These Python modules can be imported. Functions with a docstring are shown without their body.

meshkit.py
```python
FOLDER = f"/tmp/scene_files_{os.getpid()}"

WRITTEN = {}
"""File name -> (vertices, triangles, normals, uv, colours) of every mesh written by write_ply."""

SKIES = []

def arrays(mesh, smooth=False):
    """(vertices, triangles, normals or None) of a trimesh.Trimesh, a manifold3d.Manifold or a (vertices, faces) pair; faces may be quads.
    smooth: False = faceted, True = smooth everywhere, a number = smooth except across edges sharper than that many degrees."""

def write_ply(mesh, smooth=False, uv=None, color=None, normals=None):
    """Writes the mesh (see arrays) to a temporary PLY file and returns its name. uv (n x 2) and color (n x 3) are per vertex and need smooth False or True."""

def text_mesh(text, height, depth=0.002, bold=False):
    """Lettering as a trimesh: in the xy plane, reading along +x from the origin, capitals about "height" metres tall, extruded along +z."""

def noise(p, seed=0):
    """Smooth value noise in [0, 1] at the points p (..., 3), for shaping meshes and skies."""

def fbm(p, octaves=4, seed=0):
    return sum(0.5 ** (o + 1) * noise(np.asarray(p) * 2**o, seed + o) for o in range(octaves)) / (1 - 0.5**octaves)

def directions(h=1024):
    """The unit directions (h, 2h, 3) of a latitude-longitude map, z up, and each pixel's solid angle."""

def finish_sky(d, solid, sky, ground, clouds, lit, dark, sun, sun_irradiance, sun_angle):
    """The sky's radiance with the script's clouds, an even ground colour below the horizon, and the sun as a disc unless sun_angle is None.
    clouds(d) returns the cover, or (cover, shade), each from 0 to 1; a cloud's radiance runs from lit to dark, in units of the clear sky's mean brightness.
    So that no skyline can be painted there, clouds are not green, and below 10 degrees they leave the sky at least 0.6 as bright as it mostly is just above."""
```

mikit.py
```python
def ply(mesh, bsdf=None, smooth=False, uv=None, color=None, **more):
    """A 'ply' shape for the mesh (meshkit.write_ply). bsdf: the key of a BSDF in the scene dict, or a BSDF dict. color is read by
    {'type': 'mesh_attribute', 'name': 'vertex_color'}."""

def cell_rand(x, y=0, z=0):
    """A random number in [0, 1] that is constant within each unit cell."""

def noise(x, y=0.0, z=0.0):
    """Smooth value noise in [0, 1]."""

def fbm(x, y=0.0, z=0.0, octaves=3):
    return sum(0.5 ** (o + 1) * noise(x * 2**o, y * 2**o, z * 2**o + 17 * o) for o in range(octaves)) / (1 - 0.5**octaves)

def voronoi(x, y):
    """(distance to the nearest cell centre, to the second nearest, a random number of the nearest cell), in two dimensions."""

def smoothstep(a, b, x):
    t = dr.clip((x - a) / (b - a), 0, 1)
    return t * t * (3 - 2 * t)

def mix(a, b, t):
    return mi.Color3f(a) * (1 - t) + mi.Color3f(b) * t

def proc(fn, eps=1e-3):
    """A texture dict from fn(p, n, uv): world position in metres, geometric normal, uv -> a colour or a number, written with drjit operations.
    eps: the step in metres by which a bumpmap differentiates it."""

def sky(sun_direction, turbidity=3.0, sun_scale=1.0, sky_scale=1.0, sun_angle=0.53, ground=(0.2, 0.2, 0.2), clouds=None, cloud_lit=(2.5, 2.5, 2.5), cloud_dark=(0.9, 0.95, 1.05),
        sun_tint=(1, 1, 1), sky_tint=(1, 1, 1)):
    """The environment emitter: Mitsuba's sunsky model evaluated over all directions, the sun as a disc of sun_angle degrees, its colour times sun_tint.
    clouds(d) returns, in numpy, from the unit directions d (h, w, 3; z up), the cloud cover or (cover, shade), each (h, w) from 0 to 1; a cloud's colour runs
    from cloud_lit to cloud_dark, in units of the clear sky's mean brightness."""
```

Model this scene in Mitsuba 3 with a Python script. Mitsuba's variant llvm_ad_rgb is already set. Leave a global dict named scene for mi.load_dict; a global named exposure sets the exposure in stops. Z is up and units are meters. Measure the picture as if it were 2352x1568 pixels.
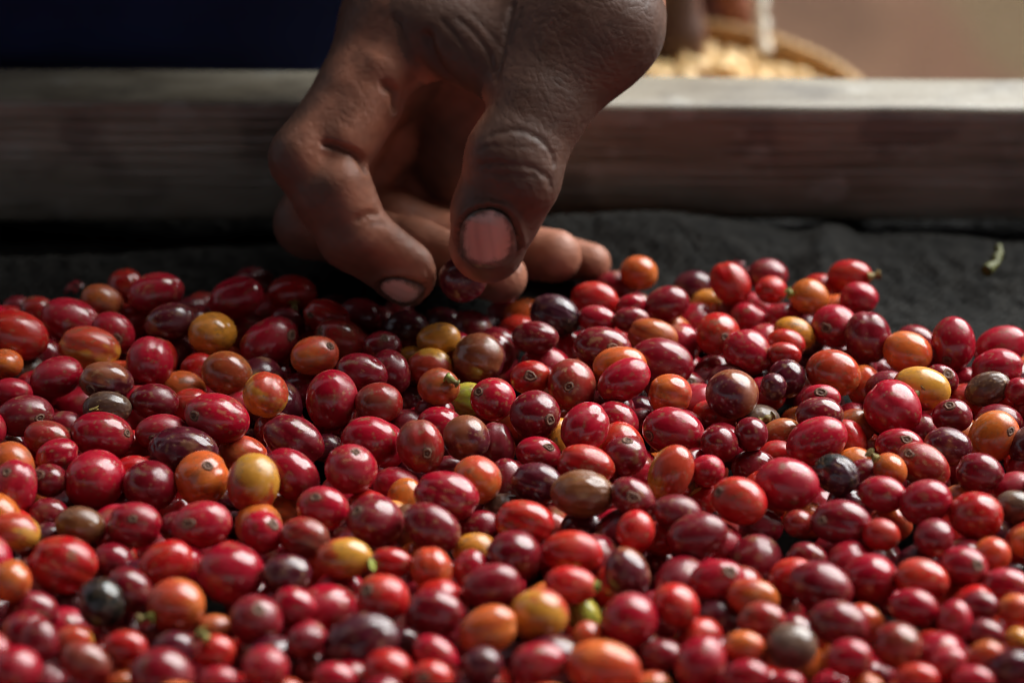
import math
import numpy as np
import mitsuba as mi
import drjit as dr
import trimesh
import mikit
import meshkit
from mikit import proc, noise, fbm, smoothstep, mix

T = mi.ScalarTransform4f
scene, labels = {}, {}

# ---------------------------------------------------------------- camera, sky, exposure
PITCH = math.radians(28.0)
FWD = np.array([0.0, math.cos(PITCH), -math.sin(PITCH)])
UP = np.array([0.0, math.sin(PITCH), math.cos(PITCH)])
CAM = -0.653 * FWD
scene['camera'] = {'type': 'thinlens', 'fov': 2 * math.degrees(math.atan(1176 / 6176)), 'fov_axis': 'x',
                   'to_world': T().look_at(origin=CAM.tolist(), target=(CAM + FWD).tolist(), up=[0, 0, 1]),
                   'aperture_radius': 0.0062, 'focus_distance': 0.620, 'near_clip': 0.02, 'far_clip': 200.0}
AZ, EL = math.radians(50), math.radians(43)          # bright white sky beyond the bed, brightest to the right
scene['sky'] = mikit.sky([math.sin(AZ) * math.cos(EL), math.cos(AZ) * math.cos(EL), math.sin(EL)], turbidity=3, sun_scale=1.0, sun_angle=56, sun_tint=(.80, 1.0, 1.33),
                         clouds=lambda d: 1.0, cloud_lit=(.52, .56, .64))
exposure = 2.95

# ---------------------------------------------------------------- helpers
def tag(key, label=None, cat=None, group=None, kind=None):
    e = {}
    if label: e['label'] = label
    if cat: e['category'] = cat
    if group: e['group'] = group
    if kind: e['kind'] = kind
    labels[key] = e

def obj(key, mesh, bsdf, smooth=False, uv=None, color=None):
    scene[key] = mikit.ply(mesh, bsdf, smooth=smooth, uv=uv, color=color)
    return key

def principled(col, rough, spec=0.5, **more):
    return {'type': 'twosided', 'b': {'type': 'principled', 'base_color': col if isinstance(col, dict) else {'type': 'rgb', 'value': list(col)},
                                      'roughness': rough, 'specular': spec, **more}}

def bumped(inner, tex, scale):
    b = inner['b']
    return {'type': 'twosided', 'b': {'type': 'bumpmap', 'arbitrary': tex, 'scale': scale, 'n': b}}

VC = {'type': 'mesh_attribute', 'name': 'vertex_color'}

def surface_nets(d, lo, h):
    """The zero surface of the grid of distances d as a quad mesh."""
    s = d < 0
    nx, ny, nz = d.shape
    mn = np.zeros((nx - 1, ny - 1, nz - 1), np.int8)
    for a, b, c in np.ndindex(2, 2, 2):
        mn += s[a:nx - 1 + a, b:ny - 1 + b, c:nz - 1 + c]
    act = (mn > 0) & (mn < 8)
    I = np.argwhere(act)
    idx = -np.ones(act.shape, np.int64)
    idx[tuple(I.T)] = np.arange(len(I))
    acc, cnt = np.zeros((len(I), 3)), np.zeros(len(I))
    corners = list(np.ndindex(2, 2, 2))
    val = {c: d[I[:, 0] + c[0], I[:, 1] + c[1], I[:, 2] + c[2]] for c in corners}
    for c in corners:
        for ax in range(3):
            if c[ax] == 0:
                e = list(c); e[ax] = 1; e = tuple(e)
                v0, v1 = val[c], val[e]
                m = (v0 < 0) != (v1 < 0)
                t = np.where(m, v0 / np.where(m, v0 - v1, 1), 0)
                p = np.array(c, float)[None] + t[:, None] * (np.array(e) - np.array(c))[None]
                acc += p * m[:, None]; cnt += m
    v = lo + h * (I + acc / cnt[:, None])
    quads = []
    for ax in range(3):
        o = [(1, 2), (2, 0), (0, 1)][ax]
        sl0 = [slice(None)] * 3; sl1 = [slice(None)] * 3
        sl0[ax] = slice(0, -1); sl1[ax] = slice(1, None)
        E = np.argwhere(s[tuple(sl0)] != s[tuple(sl1)])
        E = E[(E[:, o[0]] > 0) & (E[:, o[1]] > 0) & (E[:, o[0]] < d.shape[o[0]] - 1) & (E[:, o[1]] < d.shape[o[1]] - 1)]
        flip = s[tuple(E.T)]
        def at(da, db):
            q = E.copy(); q[:, o[0]] += da; q[:, o[1]] += db
            return idx[tuple(q.T)]
        q = np.stack([at(-1, -1), at(0, -1), at(0, 0), at(-1, 0)], 1)
        q[~flip] = q[~flip][:, ::-1]
        quads.append(q)
    q = np.vstack(quads)
    return v, np.vstack([q[:, [0, 1, 2]], q[:, [0, 2, 3]]])

def mesh_sdf(fn, lo, hi, h, step=8):
    """Mesh of fn(points) = 0, evaluated finely near the surface only."""
    lo, hi = np.array(lo, float), np.array(hi, float)
    nb = np.ceil((hi - lo) / (h * step)).astype(int)
    gx, gy, gz = np.meshgrid(*[np.arange(n) for n in nb], indexing='ij')
    cen = lo + (np.stack([gx, gy, gz], -1).reshape(-1, 3) + 0.5) * h * step
    dc = fn(cen)
    full = np.repeat(np.repeat(np.repeat(dc.reshape(nb), step, 0), step, 1), step, 2).astype(np.float32)
    near = np.argwhere(np.abs(dc.reshape(nb)) < h * step * 1.25)
    loc = np.stack(np.meshgrid(*[np.arange(step)] * 3, indexing='ij'), -1).reshape(-1, 3)
    for k in range(0, len(near), 400):
        ii = (near[k:k + 400, None] * step + loc[None]).reshape(-1, 3)
        full[tuple(ii.T)] = fn(lo + ii * h)
    return surface_nets(full, lo, h)

def capsule(p, a, b):
    """Distance to a round cone from a = (x, y, z, r) to b."""
    a, b = np.asarray(a, float), np.asarray(b, float)
    ba = b[:3] - a[:3]
    t = np.clip(((p - a[:3]) @ ba) / (ba @ ba), 0, 1)
    q = p - a[:3] - t[:, None] * ba
    return np.sqrt(np.einsum('ij,ij->i', q, q)) - (a[3] + (b[3] - a[3]) * t)

def smin(a, b, k):
    h = np.maximum(k - np.abs(a - b), 0) / k
    return np.minimum(a, b) - h * h * k * 0.25

def chain(p, joints, k):
    d = None
    for a, b in zip(joints[:-1], joints[1:]):
        c = capsule(p, a, b)
        d = c if d is None else smin(d, c, k)
    return d

def vnormals(v, f):
    n = np.zeros_like(v)
    fn = np.cross(v[f[:, 1]] - v[f[:, 0]], v[f[:, 2]] - v[f[:, 0]])
    for k in range(3):
        np.add.at(n, f[:, k], fn)
    return n / np.maximum(np.linalg.norm(n, axis=1, keepdims=True), 1e-20)

def sstep(a, b, x):
    t = np.clip((x - a) / (b - a), 0, 1)
    return t * t * (3 - 2 * t)

def box(x0, x1, y0, y1, z0, z1, bevel=0.0015, seg=0):
    """A box with chamfered edges."""
    from manifold3d import Manifold
    c = [Manifold.cube([x1 - x0 - 2 * bevel * (k != 0), y1 - y0 - 2 * bevel * (k != 1), z1 - z0 - 2 * bevel * (k != 2)], True) for k in range(3)]
    m = Manifold.batch_hull(c).translate([(x0 + x1) / 2, (y0 + y1) / 2, (z0 + z1) / 2])
    if seg: m = m.refine_to_length(seg)
    mm = m.to_mesh()
    return np.array(mm.vert_properties[:, :3], float), np.array(mm.tri_verts, int)

def tube(points, radii, sides=12, cap=True):
    p = np.asarray(points, float)
    r = np.broadcast_to(radii, (len(p),)).astype(float)
    t = np.gradient(p, axis=0); t /= np.linalg.norm(t, axis=1, keepdims=True)
    a = np.cross(t, [0.31, 0.22, 0.92]); a /= np.linalg.norm(a, axis=1, keepdims=True)
    b = np.cross(t, a)
    ang = np.arange(sides) * 2 * np.pi / sides
    v = p[:, None] + r[:, None, None] * (np.cos(ang)[None, :, None] * a[:, None] + np.sin(ang)[None, :, None] * b[:, None])
    n = len(p)
    i, j = np.meshgrid(np.arange(n - 1), np.arange(sides), indexing='ij')
    q = np.stack([i * sides + j, i * sides + (j + 1) % sides, (i + 1) * sides + (j + 1) % sides, (i + 1) * sides + j], -1).reshape(-1, 4)
    f = np.vstack([q[:, [0, 1, 2]], q[:, [0, 2, 3]]])
    v = v.reshape(-1, 3)
    if cap:
        k = len(v); v = np.vstack([v, p[0], p[-1]])
        jj = np.arange(sides)
        f = np.vstack([f, np.stack([jj * 0 + k, (jj + 1) % sides, jj], 1), np.stack([jj * 0 + k + 1, (n - 1) * sides + jj, (n - 1) * sides + (jj + 1) % sides], 1)])
    return v, f

def join(parts):
    vs, fs, o = [], [], 0
    for v, f in parts:
        vs.append(v); fs.append(np.asarray(f) + o); o += len(v)
    return np.vstack(vs), np.vstack(fs)

# ---------------------------------------------------------------- materials
def earth(p, n, uv):
    a = fbm(p.x * 6.1, p.y * 4.1, 0, 4)
    b = noise(p.x * 9.3 + 7, p.y * 3.3, 3)
    g = fbm(p.x * 60, p.y * 60, 0, 2)
    c = mix((.078, .036, .018), (.115, .056, .029), smoothstep(.3, .7, a))
    c = mix(c, (.090, .055, .025), smoothstep(.52, .7, b))
    c = mix(c, (.098, .045, .023), smoothstep(.55, .75, noise(p.x * 8.1 + 31, p.y * 4.6, 9)))
    return c * (.75 + .5 * g)
scene['earth_mat'] = principled(proc(earth), 0.9, 0.2)

def wood(p, n, uv):
    g = fbm(p.x * 34, p.y * 150, p.z * 75, 4)
    w = fbm(p.x * 60, p.y * 80, p.z * 60, 4)
    k = noise(p.x * 9 + 3, p.y * 60, p.z * 40)
    c = mix((.15, .122, .085), (.245, .212, .162), smoothstep(.25, .75, g))
    c = mix(c, (.085, .068, .052), smoothstep(.50, .75, w) * .7)
    c = mix(c, (.32, .30, .26), smoothstep(.60, .8, fbm(p.x * 90 + 9, p.y * 120, p.z * 90, 3)) * .5)
    return mix(c, (.15, .095, .05), smoothstep(.7, .82, k) * .5)
scene['wood_mat'] = bumped(principled(proc(wood), 0.40, 0.9), proc(lambda p, n, uv: fbm(p.x * 30, p.y * 500, p.z * 700, 2), 1e-4), 0.0004)

def netcol(p, n, uv):
    return mix((.003, .0028, .0026), (.0150, .0132, .0112), fbm(p.x * 300, p.y * 300, p.z * 300, 2))
scene['net_mat'] = principled(proc(netcol), 0.8, 0.12)

def navy(p, n, uv):
    return mix((.008, .012, .045), (.018, .027, .095), fbm(p.x * 40, p.y * 40, p.z * 40, 3))
scene['navy_mat'] = principled(proc(navy), 0.85, 0.2)
scene['trouser_mat'] = principled((.03, .028, .03), 0.9, 0.2)
scene['hair_mat'] = principled((.008, .007, .006), 0.7, 0.3)

def skinbump(p, n, uv):
    a = fbm(p.x * 1500, p.y * 1500, p.z * 700, 2)
    b = dr.abs(2 * noise(p.x * 700 + p.z * 330, p.y * 600, p.z * 330 - p.x * 200) - 1)
    c = dr.abs(2 * noise(p.x * 300 - p.z * 500, p.y * 500 + 9, p.z * 700 + p.x * 300) - 1)
    return a * .3 + dr.sqrt(b + .01) * .7 + dr.sqrt(c + .01) * .7
scene['skin_mat'] = bumped(principled(VC, proc(lambda p, n, uv: .42 + .22 * fbm(p.x * 400, p.y * 400, p.z * 400, 2)), 0.38), proc(skinbump, 1e-4), 0.00010)
scene['nail_mat'] = principled(VC, 0.24, 0.55)

scene['cherry_mat'] = bumped(principled(VC, proc(lambda p, n, uv: .15 + .27 * smoothstep(.38, .70, fbm(p.x * 260, p.y * 260, p.z * 260, 3))), 0.5, clearcoat=0.5, clearcoat_gloss=0.94),
                             proc(lambda p, n, uv: fbm(p.x * 420, p.y * 420, p.z * 420, 3), 1e-4), 0.00009)
scene['navel_mat'] = principled(VC, 0.7, 0.3)
scene['stem_mat'] = principled(VC, 0.55, 0.4)
scene['straw_mat'] = principled(proc(lambda p, n, uv: mix((.40, .22, .08), (.62, .40, .19), fbm(p.x * 180, p.y * 180, p.z * 420, 3))), 0.6, 0.35)
scene['bean_mat'] = principled(VC, 0.45, 0.4)
scene['cord_mat'] = principled((.66, .60, .50), 0.8, 0.2)
scene['added_roof_mat'] = principled((.04, .032, .026), 0.85, 0.2)  # dark surface for the added roof that blocks the sky
scene['added_wall_mat'] = principled(proc(lambda p, n, uv: mix((.030, .021, .015), (.05, .034, .024), fbm(p.x * 4, p.y * 4, p.z * 4, 4))), 0.95, 0.1)  # added shelter walls, kept dark so they bounce little light

# ---------------------------------------------------------------- the setting
Z0 = -0.86
def ground_mesh():
    e = np.concatenate([-np.geomspace(60, 2, 14), np.linspace(-1.8, 3.6, 109), np.geomspace(3.8, 60, 14)])
    X, Y = np.meshgrid(e, e, indexing='ij')
    Z = Z0 + 0.05 * (meshkit.fbm(np.stack([X * 1.7, Y * 1.7, X * 0], -1), 4) - .5)
    n = len(e); i, j = np.meshgrid(np.arange(n - 1), np.arange(n - 1), indexing='ij')
    q = np.stack([i * n + j, (i + 1) * n + j, (i + 1) * n + j + 1, i * n + j + 1], -1).reshape(-1, 4)
    return np.stack([X, Y, Z], -1).reshape(-1, 3), np.vstack([q[:, [0, 1, 2]], q[:, [0, 2, 3]]])
obj('ground', ground_mesh(), 'earth_mat', smooth=True); tag('ground', kind='structure')

# unseen shelter, added to keep the sky off the near side, and the light comes in from beyond the bed
RZ = 1.25
def sheet(x0, x1, y0, y1, z0, z1):
    xs = np.linspace(x0, x1, 260); ys = np.linspace(y0, y1, 8)
    X, Y = np.meshgrid(xs, ys, indexing='ij'); Zs = z0 + (z1 - z0) * (Y - y0) / (y1 - y0) + .012 * np.sin(X * 2 * np.pi / .09)
    i, j = np.meshgrid(np.arange(259), np.arange(7), indexing='ij')
    q = np.stack([i * 8 + j, (i + 1) * 8 + j, (i + 1) * 8 + j + 1, i * 8 + j + 1], -1).reshape(-1, 4)
    return np.stack([X, Y, Zs], -1).reshape(-1, 3), np.vstack([q[:, [0, 1, 2]], q[:, [0, 2, 3]]])
obj('added_shed__roof', sheet(-3.2, 3.2, -2.4, .0, RZ - .25, RZ), 'added_roof_mat', smooth=True)
obj('added_shed__rear_wall', box(-3.2, 3.2, -2.35, -2.2, Z0 - .1, .10), 'added_wall_mat')
obj('added_shed__side_wall', box(3.0, 3.2, -2.19, -.3, Z0 - .1, RZ - .30), 'added_wall_mat')
for k, x in enumerate((-2.9, 2.9)):
    obj('added_shed__post' + ('_001' if k else ''), tube([(x, -.04, Z0 - .05), (x + .01, -.04, .2), (x, -.04, RZ - .03)], .05, 12), 'wood_mat')
tag('added_shed', 'added unseen roof and walls keeping sky light off the near side of the bed', 'added_shed')


# ---------------------------------------------------------------- drying bed: timber frame and its black net
BY0, BY1, BZ0, BZ1 = 0.088, 0.110, -0.010, 0.025
NZ = -0.012
def rough_board(x0, x1, y0, y1, z0, z1, seed, seg=0.006, amp=0.0012):
    v, f = box(x0, x1, y0, y1, z0, z1, 0.0016, seg)
    q = v * [18, 130, 130]
    v = v + amp * np.stack([v[:, 0] * 0, meshkit.fbm(q + seed, 3) - .5, meshkit.fbm(q + seed + 40, 3) - .5], 1)
    v[:, 2] += 0.0016 * np.sin(v[:, 0] * 9 + seed) * (v[:, 2] > (z0 + z1) / 2)
    return v, f
tag('drying_bed', 'weathered grey timber frame of the raised drying bed behind the cherries', 'drying bed')
obj('drying_bed__rear_board', rough_board(-0.75, 0.75, BY0, BY1, BZ0, BZ1, 3.0, 0.004), 'wood_mat', smooth=40)
obj('drying_bed__front_board', rough_board(-0.75, 0.75, -0.80, -0.778, BZ0 - .004, BZ1 - .004, 9.0, 0.02), 'wood_mat')
for k, sx in enumerate((-1, 1)):
    x = sx * 0.735
    obj('drying_bed__end_board' + ('_001' if k else ''), rough_board(x - .011, x + .011, -0.777, BY0 - .001, BZ0 - .006, BZ1 - .006, 5.0 + k, 0.02), 'wood_mat')
obj('drying_bed__added_lower_rail', rough_board(-0.75, 0.75, BY0 + .002, BY1, -.060, -.0225, 6.0, 0.01), 'wood_mat')  # added batten, shuts out light leaking in under the rear board
k = 0
for sx in (-.70, .70):
    for y in (BY1 + .021, -.822):
        obj('drying_bed__leg' + (f'_{k:03d}' if k else ''), rough_board(sx - .02, sx + .02, y - .02, y + .02, Z0 - .05, BZ1 - .008, 2.0 + k, 0.04), 'wood_mat'); k += 1

def net_height(x, y):
    z = NZ + 0 * x
    z = z - 0.016 * sstep(0.045, -0.02, y) * sstep(.20, .02, x + .55 * (y - .03)) 
    ridge_y = 0.064 + 0.006 * np.sin(x * 13 + 1) - .010 * sstep(-.02, -.13, x)
    amp = 0.0135 * (0.75 + .25 * np.sin(x * 21)) * (1 - .55 * sstep(.03, .09, x))
    z = z + amp * np.exp(-((y - ridge_y) / np.where(y < ridge_y, .016, .009)) ** 2)
    z = z + 0.0035 * np.exp(-((x - .075 - .25 * (y - .03)) / .006) ** 2) * sstep(.0, .03, y)
    z = z - .006 * sstep(.076, .086, y)
    z = z + 0.003 * (meshkit.fbm(np.stack([x * 45, y * 70, x * 0], -1), 3) - .5)
    return z
def net_patch(xs, ys, weave):
    X, Y = np.meshgrid(xs, ys, indexing='ij')
    Z = net_height(X, Y)
    if weave:
        wob = 4.0 * meshkit.fbm(np.stack([X * 70, Y * 70, X * 0], -1), 3)
        Z = Z + 0.0007 * np.sin(X * 2 * np.pi / .0027 + wob) * np.sin(Y * 2 * np.pi / .0031 + wob) + 0.0012 * meshkit.fbm(np.stack([X * 420, Y * 420, X * 0], -1), 2)
    nx, ny = len(xs), len(ys)
    i, j = np.meshgrid(np.arange(nx - 1), np.arange(ny - 1), indexing='ij')
    q = np.stack([i * ny + j, (i + 1) * ny + j, (i + 1) * ny + j + 1, i * ny + j + 1], -1).reshape(-1, 4)
    return np.stack([X, Y, Z], -1).reshape(-1, 3), np.vstack([q[:, [0, 1, 2]], q[:, [0, 2, 3]]])
xs_f, ys_f = np.linspace(-.16, .16, 400), np.linspace(-.01, BY1 + .004, 145)
obj('net', join([net_patch(xs_f, ys_f, True), net_patch(np.linspace(-.724, -.16, 120), ys_f[::3], False), net_patch(np.linspace(.16, .724, 120), ys_f[::3], False),
                 net_patch(np.linspace(-.724, .724, 240), np.linspace(-.776, -.01, 120), False)]), 'net_mat', smooth=True)
tag('net', 'black woven shade net lining the bed, folded up along the rear board', 'net')

# ---------------------------------------------------------------- the person: hands (in millimetres), head, clothes
RH = {'palm': [[[12.2, 94.0, 91.6, 24], [-29.3, 50.8, 63.5, 12.5]], [[12.2, 94.0, 91.6, 24], [-26.1, 64.5, 55.3, 12.5]], [[12.2, 94.0, 91.6, 23], [-21.5, 71.8, 47.6, 12]], [[12.2, 94.0, 91.6, 22], [-15.6, 82.7, 38.4, 11]], [[20.6, 68.6, 88.5, 20], [20.6, 31.3, 69.6, 14.2]], [[12.2, 50.4, 75.7, 17], [16.3, 37.9, 71.3, 14]], [[-24.3, 46.8, 64.5, 10.5], [3.1, 33.3, 64.7, 11]], [[-18.2, 38.3, 65.6, 7.5], [-6.4, 27.8, 60.9, 7]], [[-4.6, 70.6, 54.0, 15], [-11.2, 65.2, 16.1, 13]], [[-15.2, 69.4, 47.4, 13], [-17.7, 65.7, 23.4, 9]]], 'thumb': [[20.6, 31.3, 69.6, 14.2], [7.2, 16.8, 55.1, 11.3], [0.6, 8.0, 44.9, 11.5], [-4.1, 4.6, 32.1, 10.2], [-5.7, 3.6, 23.9, 8.9]], 'index': [[-29.3, 50.8, 63.5, 12.5], [-38.6, 35.1, 51.1, 9.3], [-50.1, 22.7, 38.4, 8.8], [-43.8, 17.4, 30.6, 8.9], [-38.5, 13.0, 22.3, 8.4], [-25.8, 13.7, 10.9, 7.1]], 'middle': [[-26.1, 64.5, 55.3, 12.5], [-40.2, 56.2, 31.2, 9.3], [-51.1, 37.9, 13.8, 8.7], [-39.2, 36.2, 10.6, 8.2], [-24.8, 32.1, 9.3, 7.6], [-2.8, 20.8, 7.1, 6.6]], 'ring': [[-21.5, 71.8, 47.6, 12], [-33.5, 65.3, 24.8, 9], [-43.9, 52.3, 11.1, 8.5], [-31.0, 49.8, 8.4, 8], [-15.3, 47.1, 3.4, 7.4], [10.9, 35.8, 5.5, 6.8]], 'pinky': [[-15.6, 82.7, 38.4, 11], [-21.8, 71.2, 20.9, 8], [-28.0, 61.8, 7.7, 7.4], [-3.0, 58.8, -2.3, 6.4], [20.5, 47.5, -2.3, 5.2]]}
LH = {'palm': [[[46.4, 295.3, 61.1, 25], [77.6, 299.8, 5.7, 11]], [[46.4, 295.3, 61.1, 25], [70.0, 315.3, -1.2, 12]], [[46.4, 295.3, 61.1, 24], [60.0, 323.0, -3.8, 11.5]], [[46.4, 295.3, 61.1, 22], [49.6, 328.5, -4.1, 10.5]], [[44.5, 276.1, 46.4, 17], [46.3, 267.5, 15.3, 12]], [[48.1, 275.2, 12.7, 9], [75.9, 296.2, 5.4, 9]]], 'thumb': [[46.3, 267.5, 15.3, 12], [51.4, 259.3, -4.3, 9.6], [54.6, 255.0, -21.0, 9], [55.8, 254.3, -33.0, 7.6]], 'index': [[77.6, 299.8, 5.7, 11], [73.4, 296.7, -15.0, 7.6], [76.2, 294.8, -27.0, 6.8], [77.4, 292.9, -39.1, 6.2]], 'middle': [[70.0, 315.3, -1.2, 12], [68.0, 314.2, -24.7, 8], [69.2, 309.1, -40.6, 7.6], [71.0, 302.6, -52.8, 7]], 'ring': [[60.0, 323.0, -3.8, 11.5], [58.5, 321.7, -27.5, 8], [59.3, 316.6, -43.6, 7.4], [61.6, 310.8, -54.5, 6.8]], 'pinky': [[49.6, 328.5, -4.1, 10.5], [48.5, 326.0, -25.9, 7], [48.9, 321.6, -40.6, 6.6], [50.9, 314.3, -54.2, 6]]}
CREASES = [[[[-0.0083, -0.001, 0.0472], [-0.0027, -0.0006, 0.0479], [0.004, -0.0012, 0.0467], [0.0088, -0.0024, 0.0445], [0.0101, -0.0034, 0.0427]], 0.4, 0.8], [[[-0.0047, 0.0022, 0.053], [0.0014, 0.0026, 0.0539], [0.0065, 0.0017, 0.0521], [0.0101, 0.0002, 0.0494], [0.0109, -0.0007, 0.0476]], 0.32, 0.8], [[[-0.0072, -0.0017, 0.0458], [-0.0016, -0.0018, 0.0456], [0.0045, -0.0022, 0.0449]], 0.2, 0.7], [[[-0.0093, 0.0007, 0.0503], [-0.0037, 0.001, 0.0508], [0.0024, 0.0007, 0.0503]], 0.15, 0.7], [[[-0.0448, 0.017, 0.0448], [-0.042, 0.0168, 0.0443], [-0.0383, 0.016, 0.043], [-0.0357, 0.0152, 0.0413], [-0.0342, 0.0141, 0.0393]], 1.3, 0.9], [[[-0.0312, 0.0282, 0.0551], [-0.0297, 0.0273, 0.0535], [-0.0291, 0.0258, 0.0507]], 1.3, 1.2], [[[-0.0185, 0.0319, 0.0664], [-0.0175, 0.0307, 0.064], [-0.0154, 0.0287, 0.0603], [-0.0133, 0.0274, 0.058]], 1.6, 1.6], [[[-0.0261, 0.0383, 0.0678], [-0.0213, 0.0377, 0.0667], [-0.0183, 0.0361, 0.0636]], 0.45, 1.0], [[[-0.037, 0.0068, 0.0298], [-0.0346, 0.0073, 0.0307], [-0.0317, 0.0074, 0.0311]], 0.55, 0.9], [[[-0.034, 0.0059, 0.0281], [-0.0322, 0.0063, 0.0288], [-0.0299, 0.0064, 0.029]], 0.25, 0.8], [[[-0.0141, 0.0257, 0.076], [-0.0094, 0.0233, 0.0714], [-0.0058, 0.0208, 0.0669], [-0.0037, 0.0186, 0.0627]], 0.3, 0.7], [[[-0.0105, 0.0264, 0.0774], [-0.0063, 0.0237, 0.0723], [-0.0027, 0.0213, 0.0678]], 0.2, 0.7], [[[-0.0183, 0.0271, 0.0744], [-0.0136, 0.0244, 0.0693], [-0.0089, 0.0217, 0.0643]], 0.22, 0.7], [[[-0.0027, 0.0257, 0.0804], [-0.0022, 0.0224, 0.074], [-0.0027, 0.019, 0.0676], [-0.0039, 0.016, 0.0621]], 0.6, 0.9], [[[0.0004, 0.0243, 0.0776], [-0.0004, 0.0219, 0.0731], [-0.0011, 0.0199, 0.0694]], 0.2, 0.8]]
def cam_dir(r, u, f):
    v = np.array([r, 0, 0]) + u * UP + f * FWD
    return v / np.linalg.norm(v)
def at_mm(px):
    return np.array(px, float)

R_EXTRA = {'index': [[[-34.4, 29.9, 49.8, 8.0], [-39.8, 22.8, 42.9, 7.6]], [[-40.6, 14.8, 34.3, 7.0], [-38.3, 12.4, 29.7, 6.6]], [[-34.3, 9.0, 23.3, 6.6], [-25.3, 11.2, 14.7, 6.2]], [[-25.8, 39.6, 59.6, 9.0], [-31.0, 34.3, 56.0, 8.0]]], 'thumb': [[[2.5, 3.5, 40.7, 9], [-6.9, 6.6, 23.1, 8]]]}
ELBOW_R = (-16, 108, 136, 26)
ELBOW_L = (50, 318, 118, 28)

def hand_sdf(H, elbow, extra):
    def f(p):
        palm = None
        for s in H['palm']:
            c = capsule(p, *s)
            palm = c if palm is None else smin(palm, c, 9.0)
        palm = smin(palm, capsule(p, tuple(H['palm'][0][0][:3]) + (23,), elbow), 14.0)
        out = None
        for name in ('thumb', 'index', 'middle', 'ring', 'pinky'):
            d = chain(p, H[name], 2.5)
            for s in extra.get(name, ()):
                d = smin(d, chain(p, s, 2.0), 2.6)
            d = smin(palm, d, 9.0 if name == 'thumb' else 5.0)
            out = d if out is None else smin(out, d, 0.7)
        return out
    return f

def grad(fn, p, e=0.2):
    return np.stack([fn(p + np.eye(3)[k] * e) - fn(p - np.eye(3)[k] * e) for k in range(3)], 1) / (2 * e)

def onto(fn, p, n=4):
    for _ in range(n):
        g = grad(fn, p)
        p = p - fn(p)[:, None] * g / np.maximum((g * g).sum(1, keepdims=True), 1e-6)
    return p

rh = hand_sdf(RH, ELBOW_R, R_EXTRA)
lh = hand_sdf(LH, ELBOW_L, {})

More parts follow.
